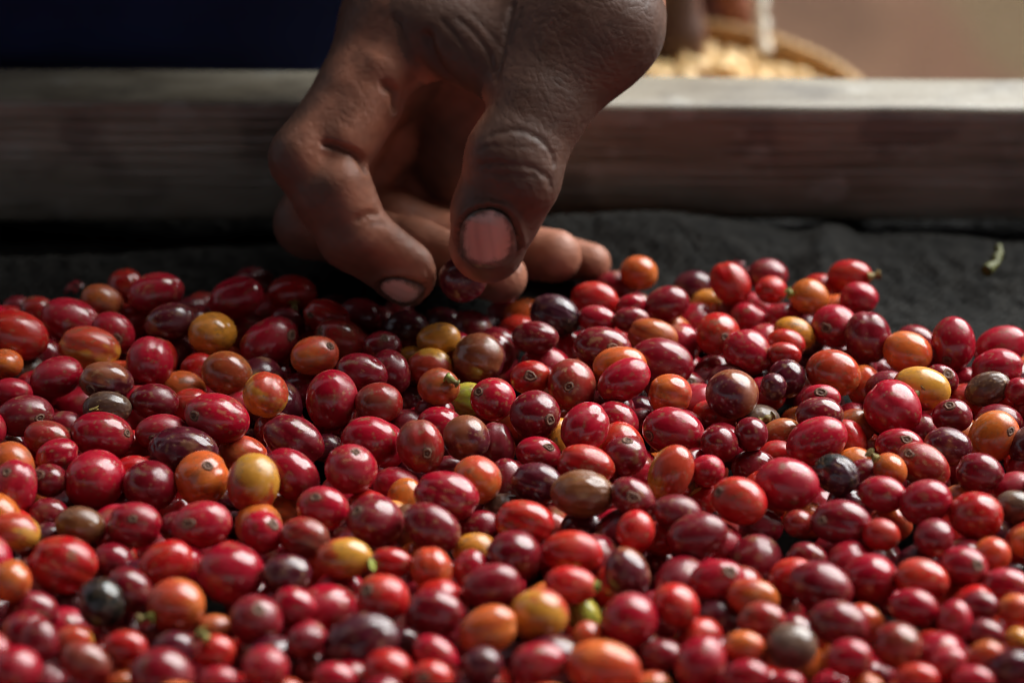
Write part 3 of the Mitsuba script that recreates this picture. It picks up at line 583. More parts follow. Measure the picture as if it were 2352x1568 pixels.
# ---------------------------------------------------------------- the coffee cherries
# one line each: centre x y z, half axes a b c (0.01 mm), rotation vector (degrees), kind, seed | navel direction (0.01, own axes) | stem from, to (0.1 mm)
CHERRIES = """
-3024 -12767 -74 774 569 547 56 -4 14 P 327
-5891 -10308 -17 698 638 689 57 5 3 C 288
-9476 -9805 -111 735 607 583 56 13 -3 R 285
-9263 -6334 -117 699 655 708 59 -13 41 C 172
-7430 -5234 -47 787 579 555 59 10 -4 P 168
6051 -6998 183 708 570 547 59 2 -17 C 264
8786 -3502 118 697 639 690 61 9 -32 C 250
-1431 -7375 105 729 536 515 58 7 -10 C 205
-6754 -4198 239 750 567 544 59 12 -8 C 161|-72 -11 69
-5672 -6965 172 683 572 550 38 54 -87 X 177
-4214 -2783 -53 716 615 590 44 50 -79 C 49
6428 -10623 -122 671 516 496 57 4 -22 D 367
3575 -974 -49 789 580 557 62 4 -13 D 103
1796 -13759 9 739 543 521 55 3 -10 Q 358
3693 -4387 -11 749 551 529 60 6 -18 C 224|-69 -45 56
2412 -12049 7 581 562 607 56 -2 -1 C 346
568 -11716 -83 594 554 598 56 -1 -0 X 343
-6876 -6347 -68 635 609 658 58 -18 44 O 175|46 20 87
-6867 -11539 26 590 555 599 56 6 3 Q 293||-727 -1199 3 -764 -1201 -1
6913 -4898 56 731 537 516 58 -16 15 C 258
1555 -7423 190 698 513 493 59 1 -5 U 236
-9344 -4584 17 721 539 517 59 12 -3 C 163|81 25 52
-10219 -359 -38 765 563 540 61 12 -2 X 15
-4942 -4859 62 718 528 507 58 19 -23 D 190
3964 -8894 23 676 497 477 57 -11 12 D 246
282 -8324 -3 670 510 489 58 5 -9 R 240
-2945 -8367 79 608 558 603 58 8 -8 D 209|-69 25 68
-3236 -4712 -52 668 564 542 59 8 -7 C 192
-10867 1107 -47 775 570 547 60 20 -15 C 7
-5909 86 -66 765 562 540 61 -14 34 C 44|71 -35 61
-6656 -8635 135 654 507 487 59 -2 17 C 181|-43 22 87
-488 -12458 32 616 478 459 55 -12 23 O 325
46 -9643 2 596 536 579 57 -0 -0 D 338
6617 -12255 54 630 463 444 57 1 -17 D 381
-803 -805 -37 651 626 676 62 1 0 T 55
-1704 -8756 156 652 494 474 56 19 -31 D 213
-5211 -11990 -45 544 535 578 56 5 3 D 311|8 39 92
-8012 -6583 -122 612 562 607 57 17 -14 D 174
-1565 -11941 121 598 481 462 56 6 -8 D 320
-2679 -11327 32 557 526 568 57 3 1 R 317|-58 36 73
10054 -8029 7 599 537 580 59 -4 -14 R 277
7505 -10182 -207 580 520 562 57 -7 -4 C 368
-4883 -6364 41 677 498 478 55 25 -34 C 194
7104 -8300 -18 658 484 464 58 -2 -11 D 280|-66 -3 75
-422 -10858 31 632 465 446 57 -7 14 D 322
4937 -7637 140 626 515 494 59 6 -21 R 239|-80 6 60
-3572 -6478 263 581 569 614 59 3 2 C 193|22 65 73
1642 -5898 -11 674 496 476 59 5 -12 R 230
1287 -9624 72 637 468 450 58 1 -5 R 339
5122 -3025 227 617 579 626 61 6 -21 T 112
1410 -2220 28 633 579 625 51 41 -72 N 109|6 -15 99
10977 -4593 -21 630 539 517 51 -34 40 O 253|54 -39 75
-2066 -5241 113 624 528 507 51 38 -62 N 195|36 16 92
7623 -1675 52 672 542 521 62 5 -22 Q 141
1660 -4546 166 617 539 517 55 -30 49 C 220
-7276 -9927 -20 618 457 438 58 -9 31 R 287
3736 -13549 -32 571 492 472 48 -32 53 C 354
526 -3864 135 589 570 616 60 -0 -0 D 218|60 -20 78
9609 -2462 60 689 507 487 61 -2 -14 X 148||937 -289 11 955 -282 24
3525 -6359 80 652 479 460 51 -36 57 X 232
8594 -230 236 641 569 546 57 35 -71 D 135
-8123 -8390 -4 586 492 472 58 7 4 C 180|-9 24 97
2171 -664 185 692 509 489 62 3 -8 D 101|39 8 92
9227 -5743 -89 646 475 456 60 9 -34 N 269|-66 10 74
-3533 -9818 60 606 446 428 57 3 2 X 312
-4169 191 -92 682 529 508 60 17 -21 N 42|-84 -4 54
8976 -7727 167 601 477 458 57 -16 9 C 274
-775 -6568 37 561 526 568 53 31 -54 Q 201
-4099 -7791 40 581 489 469 58 11 -12 C 206|-39 37 84
7729 -12919 -23 509 474 512 55 -7 -4 N 385
-8634 -1224 101 619 551 529 42 53 -76 C 20
10617 -531 218 652 531 510 55 42 -85 C 138|61 -27 74
2396 -10382 44 565 458 440 53 28 -56 T 342
-6867 1950 170 706 519 498 63 -7 23 C 31
-8429 -11462 14 528 469 450 44 41 -59 S 292
-11988 -167 262 788 579 556 60 18 -8 R 8
496 -13591 -3 560 435 418 55 -5 9 C 357
-6760 -1600 -4 619 530 508 60 16 -15 M 22
-8860 2027 282 697 513 492 63 1 13 C 1
2628 -2425 258 656 483 463 59 -17 24 C 106
5678 -528 -37 612 543 521 62 12 -30 C 113
5587 -12956 -23 508 451 433 55 -5 -3 B 383
554 -6616 -33 599 460 442 59 7 -14 P 235
-6907 -13946 -42 624 556 534 54 12 -6 D 303
4293 -10448 -75 577 424 407 57 -6 2 C 348|46 32 83
8521 -10573 20 576 423 406 58 -2 -15 R 369
-1017 -4829 87 550 524 566 59 11 -18 T 199
9502 -796 122 612 527 506 62 6 -27 Q 136
11563 -1381 -20 662 487 467 60 -17 8 C 140
-11261 -3625 -29 660 485 466 61 5 13 D 159|53 -20 83
-10801 -1742 -29 651 478 459 62 -3 25 C 19
-9557 -2126 50 647 476 457 60 12 -3 T 25|-50 -51 70
2585 -1558 164 646 475 456 61 -5 3 O 104
1046 1133 106 634 521 500 62 13 -23 S 86
-5726 -3025 207 545 532 574 43 51 -78 X 45
-7926 -10869 -42 538 426 409 49 31 -41 D 291
3337 -11657 91 495 449 484 56 12 -29 R 347
7896 561 103 581 545 589 63 5 -22 C 134|-35 -19 92
-7290 279 71 590 529 571 62 6 3 Y 14
-7999 -4346 -49 612 450 432 60 7 4 C 166|-28 -33 90
11844 -215 -55 678 499 479 59 -20 13 C 139
-8451 -13549 -7 526 390 374 52 20 -19 N 298
-4424 -8887 -8 542 432 415 57 9 -7 N 215
4983 -11067 -100 536 406 390 57 0 -12 Q 349
1224 -11035 174 542 399 383 57 3 -8 R 341||171 -1138 38 178 -1138 38
-10920 -6970 83 628 507 487 36 54 -80 C 170|-51 -43 75
9467 -10194 85 519 423 406 58 1 -23 C 371|51 29 81
-3560 -1816 129 617 453 435 60 12 -15 D 48
3401 117 52 634 466 447 62 4 -12 M 90
-4711 -1118 192 606 464 445 62 -3 13 Q 43|72 36 59
-444 -2932 50 533 501 541 61 0 0 C 61|-63 32 71
-4691 -10549 125 516 409 393 57 4 2 P 309
-3097 -3043 5 564 468 450 61 3 1 N 51
-8349 678 186 629 463 444 63 -0 15 T 13
3683 -2568 -56 523 509 550 61 -3 -2 Q 110
10350 -6484 155 536 440 422 60 -4 -14 D 270
9860 -5037 -20 554 445 427 60 -3 -14 T 261
-1691 -10168 14 484 436 470 49 36 -63 Q 315
5033 512 -76 526 545 589 52 46 -83 R 93|9 32 94
-2893 -1260 -175 560 486 467 52 39 -61 D 47
3559 -8153 139 548 403 387 58 1 -9 D 241
6675 -13660 175 474 389 373 55 -7 -3 C 384
-9283 -8430 7 541 398 382 57 13 -5 U 179
7176 -6545 163 523 435 417 60 4 -22 S 265
-4496 -11463 -52 486 404 387 55 12 -11 C 310
2624 -7690 255 526 414 398 58 16 -33 D 237|-1 2 100
-5515 2556 13 626 465 447 63 4 3 R 38||-544 208 -2 -544 198 -21
8228 -11660 53 507 379 363 57 -3 -13 C 376
-5355 -8615 -42 478 442 477 50 34 -52 C 208|-5 65 76
-2455 -13822 -25 512 467 505 55 2 1 R 332
-8332 -2980 -15 581 427 410 60 9 0 D 27
2561 -5402 -34 494 468 506 60 -2 -1 D 231|8 76 65
-9733 463 -11 573 475 456 56 29 -32 C 9|29 -11 95
8121 -7307 106 542 399 383 59 -2 -13 C 273
-1522 -13288 -4 494 363 349 53 18 -31 C 328
5064 -12076 13 504 370 356 56 -2 -7 N 350
5502 2888 128 591 481 462 60 27 -52 R 80
-4857 -13847 71 467 444 480 55 5 2 C 329
2653 -8668 -9 483 421 405 46 46 -87 R 244
2068 2203 25 609 448 430 63 3 -8 R 82
3829 1800 79 602 443 425 61 -15 18 D 84
-9399 -3332 13 562 413 397 60 8 5 B 160||-959 -372 14 -963 -367 23
-10510 -4808 46 550 404 388 58 17 -9 N 164
8779 -5008 -9 549 403 387 60 -5 -9 C 259|25 37 90
-1965 -942 -170 554 444 427 61 2 1 X 52
-9460 -12863 45 451 378 363 41 43 -63 D 296
7069 -3809 118 552 406 390 60 -6 -3 D 249
-7721 -13140 64 449 358 344 55 7 4 R 299
-4560 1064 126 577 424 407 61 13 -14 R 40|-69 -22 69
-1712 -2564 175 495 442 424 61 1 1 M 59||-152 -281 56 -127 -288 42
-9789 -13815 -3 512 490 529 55 10 5 C 302
8983 -12142 30 445 364 350 51 38 -87 C 378
8984 -9142 125 430 413 446 58 -8 -4 D 283
567 -98 151 559 411 395 62 1 -2 D 97
-585 -13708 52 411 377 408 55 1 0 P 334
10280 -10679 -86 516 379 364 57 -7 -10 C 375
-10622 -9015 209 564 415 398 57 12 1 X 182
-10215 2002 52 556 427 410 60 21 -18 M 2
-1774 -57 100 549 403 387 62 -3 8 Y 54
11221 -2199 -100 534 392 377 58 -20 13 B 153
-10234 -5505 26 506 372 357 60 -2 23 C 165
591 -5118 -144 509 375 360 60 4 -8 C 229|46 49 74
7378 1873 240 503 449 431 63 3 -17 O 127||690 154 47 681 160 59
6512 -1740 -60 456 447 483 61 -5 -3 P 144
-5944 -13221 28 415 346 333 55 6 3 R 305||-604 -1345 45 -617 -1336 62
4694 -4989 37 445 414 447 59 17 -39 D 226
10151 -3688 7 475 401 385 60 -8 -5 D 251|-13 61 78
6893 434 -25 536 394 378 62 8 -26 Y 131
4643 -12974 -24 439 323 310 56 -1 -10 Q 355
10135 -9662 41 403 391 422 57 -9 -5 Q 372
8601 3511 24 552 406 390 63 -6 -4 R 124||903 314 18 928 317 23
-2551 -10027 72 456 335 322 57 5 -3 R 313||-291 -1038 27 -300 -1039 24
424 -1963 92 481 397 381 61 -0 -0 R 108|0 6 100
3242 3597 59 486 451 487 63 -2 -2 O 77
3782 -11725 -728 562 461 442 53 -18 26 R 353
8681 2263 10 492 420 404 63 -2 -11 C 125
-10377 -10818 139 454 414 447 57 -22 61 Q 290
-4135 -12922 85 394 330 316 56 -6 21 D 326
7898 -8810 -2 408 359 345 58 -7 -4 R 282
-10236 -6555 1 405 379 410 59 9 5 D 171|-59 32 74
-6196 -4264 -721 605 496 476 59 10 -6 Q 176
-3664 -9795 -816 556 458 439 57 -2 11 C 316
797 -34 -725 639 524 503 61 2 -5 C 107
-9959 -10865 -601 545 447 429 56 12 0 D 294
9845 -13806 68 467 343 330 53 -17 9 P 390
5418 -4676 113 403 390 421 51 44 -84 D 227
4355 -6086 -26 400 377 407 59 -4 -2 C 233
8411 -6155 43 407 369 398 59 14 -41 Q 268||807 -640 44 790 -632 59
-3138 -296 3 464 381 366 62 2 1 D 46|11 61 79
4651 2534 -969 642 548 527 50 49 -87 C 92
2088 971 69 495 364 349 62 4 -10 C 88
9421 -13376 30 368 311 299 53 -19 14 Q 388
8625 -13630 50 378 299 287 51 -22 23 C 389
6631 -212 63 476 350 336 62 3 -17 R 132
4621 -14087 31 465 342 328 55 -5 -2 C 360
9606 -11553 9 379 309 297 57 -4 -14 D 379
7193 -2959 66 453 333 320 61 -6 -3 C 147|1 43 90
-9004 2794 -819 614 526 505 63 -4 22 C 12
11327 -3316 -420 575 471 452 60 -8 -8 D 252
-1587 -14107 -7 442 375 360 55 6 -8 R 333|-35 4 94
-1673 -3451 -379 555 455 436 60 4 -4 C 198
-2597 -5828 -566 537 440 422 59 7 -8 C 203
4732 -2716 -617 561 460 442 60 -1 -7 R 225
-7885 -1336 -620 567 464 446 60 12 -5 O 24
2935 790 164 454 334 320 63 0 -6 D 89
9512 -3231 -747 548 449 431 55 36 -77 D 255
8341 -54 -696 572 469 450 62 4 -22 D 142
6506 -6992 -754 518 425 408 58 -6 -3 O 278
2448 -3210 -412 544 446 428 59 14 -28 C 221
5529 -4936 -655 531 435 418 60 1 -12 D 234
5925 -9837 -403 492 404 387 57 -8 2 R 366
-127 -5857 -435 521 427 410 49 41 -72 D 202
-854 -9874 -276 490 401 385 44 45 -81 C 324
10193 -1821 -45 420 325 312 62 8 -32 D 151|11 54 83
-2621 1317 -350 575 471 453 62 2 1 P 65
-2350 -6586 -504 516 423 406 44 47 -80 O 204
-3212 -6801 -582 514 421 405 58 3 2 R 210
-5001 1272 -622 576 472 453 62 -2 11 R 41
10981 -7527 -80 454 354 340 58 -10 -5 B 272
-8482 -5715 -325 519 425 408 59 7 4 R 173
-5504 -3110 -721 540 442 425 59 10 -6 N 189
9546 -12674 100 361 265 255 57 3 -28 D 386
5451 -7415 -665 503 413 396 58 -5 -3 D 247
-390 60 -389 534 478 516 51 43 -71 D 57
4213 -753 -893 554 454 436 61 12 -27 D 111|2 45 89
2683 3925 -571 588 482 462 63 -2 -1 D 78
2314 -7004 -903 507 415 399 58 -2 -1 C 243
2478 1046 -680 567 464 446 62 3 -10 R 102
1902 -391 -652 556 455 437 61 -7 8 Q 105
1403 1054 -860 567 465 446 52 42 -72 C 99
-11764 -2361 -99 471 346 332 60 14 -2 C 26
-3485 -14056 -43 443 331 317 54 8 -7 C 331
-787 -8840 -392 489 401 385 58 1 0 Y 323
1566 -7422 -700 499 409 393 58 4 -10 T 242
-6753 2014 -753 569 466 447 62 5 3 C 36
-6876 -12420 -464 460 377 362 55 7 3 P 300
-9480 2103 -543 568 466 447 62 7 4 R 10
-8811 -4125 -613 522 428 411 60 7 4 R 167
-11513 390 -603 555 455 437 60 14 -4 D 16
8907 -1900 -251 535 439 421 61 -7 -4 D 149
7764 -3968 -499 521 427 410 56 31 -67 R 256
7944 3680 -549 578 473 454 63 5 -22 R 126
6296 -3582 -598 524 429 412 60 -5 -3 M 257
-150 -6747 -683 496 407 390 58 0 0 B 216
-354 -4357 -353 512 420 403 49 42 -72 D 200
-720 -7575 -614 490 401 385 58 -9 19 D 214
-2228 -7954 -330 486 398 382 47 42 -71 U 212
6535 2788 -18 351 403 436 53 45 -83 R 123
-6573 3792 -402 569 467 448 62 13 -10 D 32
7948 -14185 48 430 317 304 55 -8 -4 R 391
9985 -6566 -575 492 404 387 59 -3 -14 Q 276
8675 -9057 -584 474 389 373 57 -8 -4 P 370
7936 -5762 -354 497 407 391 59 -7 -4 D 266
6014 -1474 -669 527 432 415 61 -5 -3 C 119
5786 -2947 -575 516 423 406 60 -5 -3 B 228||580 -329 -37 608 -322 -23
1086 -3652 -633 511 419 402 44 51 -90 Y 219
1063 1763 -1012 551 452 434 53 40 -68 P 98
303 2794 -756 558 457 439 62 -11 18 O 87
-3770 1936 -305 547 448 430 62 11 -12 D 62
-5505 1097 -12 423 311 298 60 18 -20 D 39
11206 -6366 -464 596 489 469 57 -15 4 C 271
10786 -1792 -646 517 424 407 60 -14 4 R 154
8340 -7299 -673 478 392 376 59 0 -18 Q 281
8449 -1330 -536 520 426 409 54 40 -80 Q 143
7262 -11513 -429 447 366 351 56 13 -41 Q 382
6860 1911 -435 542 444 427 63 3 -17 C 129
6112 -4318 -738 499 409 393 59 -5 -3 R 262
6193 -8171 -98 326 301 326 58 -6 -3 N 279
-1828 -2444 -630 507 415 399 60 1 1 D 197
-2043 -8744 -650 462 379 364 57 2 1 O 314
-2418 -64 -566 523 429 412 62 -3 10 Y 53
-2564 -7329 -543 472 387 371 51 32 -53 Y 211
6537 -808 84 403 297 285 62 0 -12 R 133
-11801 -358 -689 518 425 408 62 4 15 B 18
-10325 -3525 -406 495 406 390 59 14 -4 D 162
-5017 -1269 -642 498 429 412 61 4 2 D 50
8234 2620 -552 537 440 422 63 -1 -13 O 128
10307 -11688 18 390 308 296 56 -10 -5 Q 380
5954 2157 -561 531 435 418 62 12 -30 C 96
4291 -11086 -605 439 360 346 56 6 -21 P 351
4734 -146 -1119 517 424 407 61 -4 -2 D 116
4652 4102 -651 545 447 429 62 -14 16 P 79
3266 -8045 -557 460 377 362 58 -3 -2 R 245
1551 -12203 -423 430 353 339 45 42 -83 Q 345
164 2020 -822 530 435 417 62 -0 -0 R 120
-5126 -6622 -773 468 383 368 58 4 2 Q 207
9058 -14104 -61 431 317 305 55 -9 -5 C 392
-6103 -11761 -482 429 352 338 56 6 3 M 306
-9872 3738 -448 513 458 439 53 39 -49 R 0
-10028 -8250 -467 453 371 356 58 9 5 P 183
-11135 -4915 -531 476 390 374 59 9 5 R 169
-1392 412 -415 505 424 407 62 1 1 D 56
10911 -819 -725 503 413 396 61 -9 -5 C 152
9932 699 -392 512 420 403 63 6 -27 D 137
7999 -3228 -522 486 398 382 60 -7 -4 M 254
7788 -5073 -467 473 388 372 59 -7 -4 O 267
7439 -6538 -628 463 380 365 58 -6 -4 P 275
6304 -9139 -412 445 365 350 58 2 -17 D 365
4231 -6122 -754 464 381 365 59 -4 -2 R 238||409 -638 -39 397 -630 -24
3964 1893 -717 519 425 408 62 -3 -2 O 91
-1037 -2042 -483 488 400 384 61 1 0 G 60||-121 -227 -6 -134 -223 2
-2451 -3010 -631 482 395 379 60 2 1 D 196
-7550 -2323 -459 484 396 380 61 6 4 R 28|-13 73 67
-10175 -7328 -407 449 368 354 58 9 5 D 178|-13 44 89
6143 -2372 54 317 328 354 61 -5 -3 P 145
7381 1023 -366 503 413 396 56 39 -75 P 130
6587 4361 -385 526 431 414 63 -5 -3 D 122
6256 3363 -880 518 425 408 63 9 -25 C 95
5656 2806 -818 514 422 405 61 18 -39 D 94
4970 587 -1163 501 411 394 61 -4 -2 D 114
5031 3395 -785 518 425 408 63 -1 -7 Y 85
3011 -12689 -424 410 336 322 55 -3 -2 D 356
1470 -10976 -577 421 345 332 54 18 -37 G 344
-8503 -9225 -368 430 353 339 56 13 -5 D 286
-5732 -14210 -12 408 330 316 55 6 3 C 307
-7531 -619 -435 484 397 381 61 6 4 R 23
-8200 554 -687 493 404 388 43 52 -77 D 21
-7232 -8066 -279 435 356 342 58 6 4 D 185
-12165 -1018 -70 356 452 488 40 54 -75 O 17
-8918 -12180 -436 408 334 321 56 8 4 X 297
-11872 2292 -410 503 412 396 60 20 -13 N 6
-4039 -12921 -578 415 340 326 55 4 2 D 330|-0 13 99
2944 1669 126 369 271 260 62 -9 9 C 83
11911 -2476 -6 354 327 353 61 -10 -6 C 155
10161 -12727 -22 280 257 278 56 -10 -5 Y 387
-10824 -9164 -530 447 366 351 56 15 -4 P 289
11007 -9145 13 365 413 447 53 38 -87 Q 373
5385 -14241 -42 363 267 256 55 -5 -3 C 395
-7802 -13524 -580 452 370 356 55 8 4 Q 304
6410 -13393 -739 469 385 369 55 -6 -3 C 394
2783 -13819 -437 402 330 316 55 -3 -1 Q 359
6983 -13769 -500 414 339 325 55 -7 -4 O 393
-1657 2567 -901 481 395 379 62 1 1 P 67
7585 1649 -1279 470 385 370 62 -6 -3 D 157
6054 -3548 -1325 438 359 344 59 -5 -3 P 263
-145 3458 -1026 476 390 374 62 -5 9 C 72
-698 2887 -1190 473 387 372 62 1 0 P 73
8119 2204 -1496 466 382 367 62 -6 -4 D 158
6027 -481 -920 445 365 350 61 -5 -3 P 118
4473 1491 -1632 459 376 361 57 29 -56 C 117
-9516 2721 -1610 461 378 363 62 7 4 D 30
9031 393 -1097 444 364 350 61 -7 -4 D 150
7379 1001 -1159 448 367 353 61 -11 6 P 146||712 71 -85 734 60 -107
-3643 2680 -886 453 371 356 62 3 2 P 68
-500 2267 -1235 451 370 355 62 0 0 D 58
-1456 -4469 -952 411 337 323 59 1 1 D 217
-1858 3787 -1443 461 378 363 62 1 1 C 70
-2467 -1184 -937 430 353 338 46 49 -80 P 74
-3682 -9671 -1553 382 313 301 56 3 2 D 319
-4504 3294 -819 456 374 359 63 3 2 P 64
-4307 -3619 -877 415 340 327 60 4 2 P 191
-4825 -11416 -910 370 303 291 56 5 2 D 336
4443 -10836 -1189 369 302 290 56 -4 -2 P 352
3335 -9208 -940 378 309 297 57 -3 -2 P 362
3055 -2558 -821 416 341 327 60 -2 -1 D 223
-6195 -6866 -956 387 317 305 58 5 3 P 184
-6473 -5937 -898 392 321 309 59 6 3 P 188
-7982 3979 -1108 450 369 354 63 6 4 R 33
-7400 -11354 -828 361 296 284 56 7 4 D 301
-8624 -3640 -1074 406 333 319 59 7 4 D 187
-11260 4262 -875 450 369 354 64 -0 19 D 3
8632 -11575 -903 359 294 282 55 -8 -4 R 396
8288 -3056 -1169 408 334 321 56 -22 23 R 260
6026 5623 -968 455 373 358 63 -4 -3 D 81
5056 1083 -1515 430 353 339 61 -4 -2 Q 115
6455 3775 -1478 437 372 357 62 -5 -3 C 121
-1185 -9640 -868 365 300 288 57 1 1 C 321
-2223 -11679 -788 354 290 278 56 2 1 P 337
-3699 2026 -1059 432 354 340 62 3 2 D 75
-5734 76 -972 420 344 331 61 4 3 D 76
-9744 3349 -1571 438 359 345 62 7 4 O 11
-11938 2660 -1021 433 355 340 62 9 5 C 37
3188 -8050 -1223 370 303 291 57 -3 -2 D 361
708 -8375 -832 367 301 289 57 -1 -0 C 340
-7766 2788 -883 424 348 334 62 6 4 P 35
-8161 3384 -916 428 351 337 62 12 -5 D 34
8088 -10019 -936 353 289 278 56 -7 -4 C 377
-2836 1646 -1013 412 338 324 62 2 1 O 66
-2916 3730 -1163 424 347 333 63 2 1 C 69
-3341 3214 -1109 421 345 331 60 19 -25 D 63
-3479 -9197 -1735 355 291 280 56 3 2 C 318
2862 -12378 -937 331 271 260 55 -3 -1 D 363
3033 -1877 -824 386 317 304 61 -2 -1 P 222
2160 -6887 -1571 362 297 285 58 -2 -1 P 364
1783 2133 -1196 409 335 322 62 -1 -1 C 100
25 -4510 -1029 373 305 293 59 -0 -0 C 248
-1247 3382 -1317 414 339 325 62 1 1 C 71
10786 -9145 -899 402 330 317 57 -10 -5 P 374
-9589 419 -910 394 323 310 61 7 4 D 29
-9354 -10061 -942 339 278 267 56 9 5 P 295
-12638 3395 -874 409 336 322 63 9 6 D 4
-4530 -13728 -674 462 378 363 54 4 2 Q 335
-11703 -3344 -959 407 333 320 60 10 6 D 186
-12783 2763 -868 459 376 361 62 10 6 R 5
-10583 -10811 -1158 365 299 287 56 10 5 D 308
11715 -4277 -894 384 315 302 59 -10 -6 R 284
12578 241 -915 409 335 322 61 -10 -6 O 156
"""
ICO = {k: trimesh.creation.icosphere(k) for k in (2, 3, 4)}
ICO = {k: (np.array(m.vertices), np.array(m.faces)) for k, m in ICO.items()}
BASE = dict(C=(.285, .003, .014), R=(.36, .006, .007), D=(.142, .003, .009), P=(.058, .004, .010), Q=(.410, .041, .015), O=(.46, .105, .016), Y=(.50, .19, .020), G=(.295, .295, .033),
            M=(.27, .042, .014), N=(.235, .010, .009), X=(.377, .037, .016), B=(.075, .034, .022), T=(.085, .008, .014), S=(.041, .008, .015), U=(.13, .042, .015))
ACCENT = dict(C=(.312, .015, .025), R=(.394, .041, .015), D=(.19, .008, .016), P=(.10, .008, .016), Q=(.492, .139, .025), O=(.426, .057, .016), Y=(.459, .139, .025), G=(.451, .344, .041),
              M=(.42, .12, .026), N=(.131, .053, .029), X=(.50, .22, .030), B=(.130, .080, .055), T=(.20, .055, .024), S=(.011, .010, .008), U=(.21, .105, .032))
AMT = dict(C=.45, R=.5, D=.5, P=.5, Q=.6, O=.55, Y=.45, G=.5, M=.6, N=.55, X=.75, B=.7, T=.55, S=.75, U=.6)
SPECK = np.array([.40, .24, .12])

def rotvec(rv):
    rv = np.radians(np.asarray(rv, float)); a = np.linalg.norm(rv)
    if a < 1e-9: return np.eye(3)
    x, y, z = rv / a
    K = np.array([[0, -z, y], [z, 0, -x], [-y, x, 0]])
    return np.eye(3) + math.sin(a) * K + (1 - math.cos(a)) * K @ K

def radius(u, kind, seed, nav):
    r = 1 + .11 * (meshkit.noise(u * .9 + seed * 3.7) - .5) + .012 * (meshkit.noise(u * 2.4 + seed) - .5)
    if kind in 'BSU' or (kind == 'P' and seed % 3 == 0):
        r = r - .05 * np.abs(2 * meshkit.noise(u * [2.2, 4.2, 4.2] + seed) - 1) ** .7 + .03
    elif seed % 5 == 0:
        r = r - .05 * np.exp(-((u[:, 1] + .3 * u[:, 0]) / .22) ** 2) * (u[:, 2] > -.5)
    if nav is not None:
        a = np.arccos(np.clip(u @ nav, -1, 1))
        r = r - .035 * np.exp(-(a / .22) ** 2)
    return r

def cherry_colour(u, kind, seed, nav):
    o = seed * 5.31
    f = meshkit.fbm(u * 1.25 + o, 3, 1)
    ax = np.array([math.sin(seed * 1.7), math.cos(seed * 2.3), math.sin(seed * 3.1 + 1)]); ax /= np.linalg.norm(ax)
    g = f + (.32 * (u @ ax) if kind in 'XQYOTSG' else .10 * (u @ ax))
    lo, hi = (.44, .62) if kind in 'XOYTSG' else (.40, .72)
    w = sstep(lo, hi, g) * (AMT[kind] if kind not in 'XTSG' else 1.0)
    c = np.array(BASE[kind])[None] * (1 - w[:, None]) + np.array(ACCENT[kind])[None] * w[:, None]
    c = c * (.86 + .28 * meshkit.fbm(u * [2.0, 7, 7] + o, 3, 2))[:, None] * (.86 + .28 * ((seed * 7919) % 97) / 97)
    # scuffs, brown scars and pale lenticels
    s = sstep(.62, .73, meshkit.fbm(u * 2.9 + o + 9, 4, 3)) * (.75 if kind in 'NMTUB' or seed % 3 == 0 else .45)
    c = c * (1 - s[:, None]) + np.array([.17, .075, .04]) * s[:, None]
    s = np.maximum(sstep(.80, .86, meshkit.noise(u * 9 + o, 4)) * .5, sstep(.84, .90, meshkit.noise(u * 17 + o, 14)) * .7)
    c = c * (1 - s[:, None]) + SPECK * .55 * s[:, None]
    if seed % 4 == 1:
        s = sstep(.76, .84, meshkit.noise(u * 6.5 + o + 3, 6)) * .4
        c = c * (1 - s[:, None]) + SPECK * s[:, None]
    if nav is not None:
        a = np.arccos(np.clip(u @ nav, -1, 1))
        s = .55 * np.exp(-(a / .34) ** 2) * sstep(.2, .6, meshkit.fbm(u * 7 + o, 2, 8) + .1)
        c = c * (1 - s[:, None]) + np.array([.15, .06, .035]) * s[:, None]
    if kind == 'Y' and seed % 2:
        s = sstep(.76, .84, meshkit.noise(u * 7 + o, 12)) * .9
        c = c * (1 - s[:, None]) + np.array([.05, .03, .015]) * s[:, None]
    return c

def make_cherry(line, sub):
    body, nav, stem = (line.split('|') + ['', ''])[:3]
    t = body.split()
    p, ax, rv = np.array(t[:3], float) / 1e5, np.array(t[3:6], float) / 1e5, np.array(t[6:9], float)
    kind, seed = t[9], int(t[10])
    nav = np.array(nav.split(), float) / 100 if nav.strip() else None
    if nav is not None: nav = nav / np.linalg.norm(nav)
    u, f = ICO[sub]
    R = rotvec(rv)
    v = (u * ax * radius(u, kind, seed, nav)[:, None]) @ R.T + p
    return v, f, cherry_colour(u, kind, seed, nav), R, p, ax, kind, seed, nav, stem

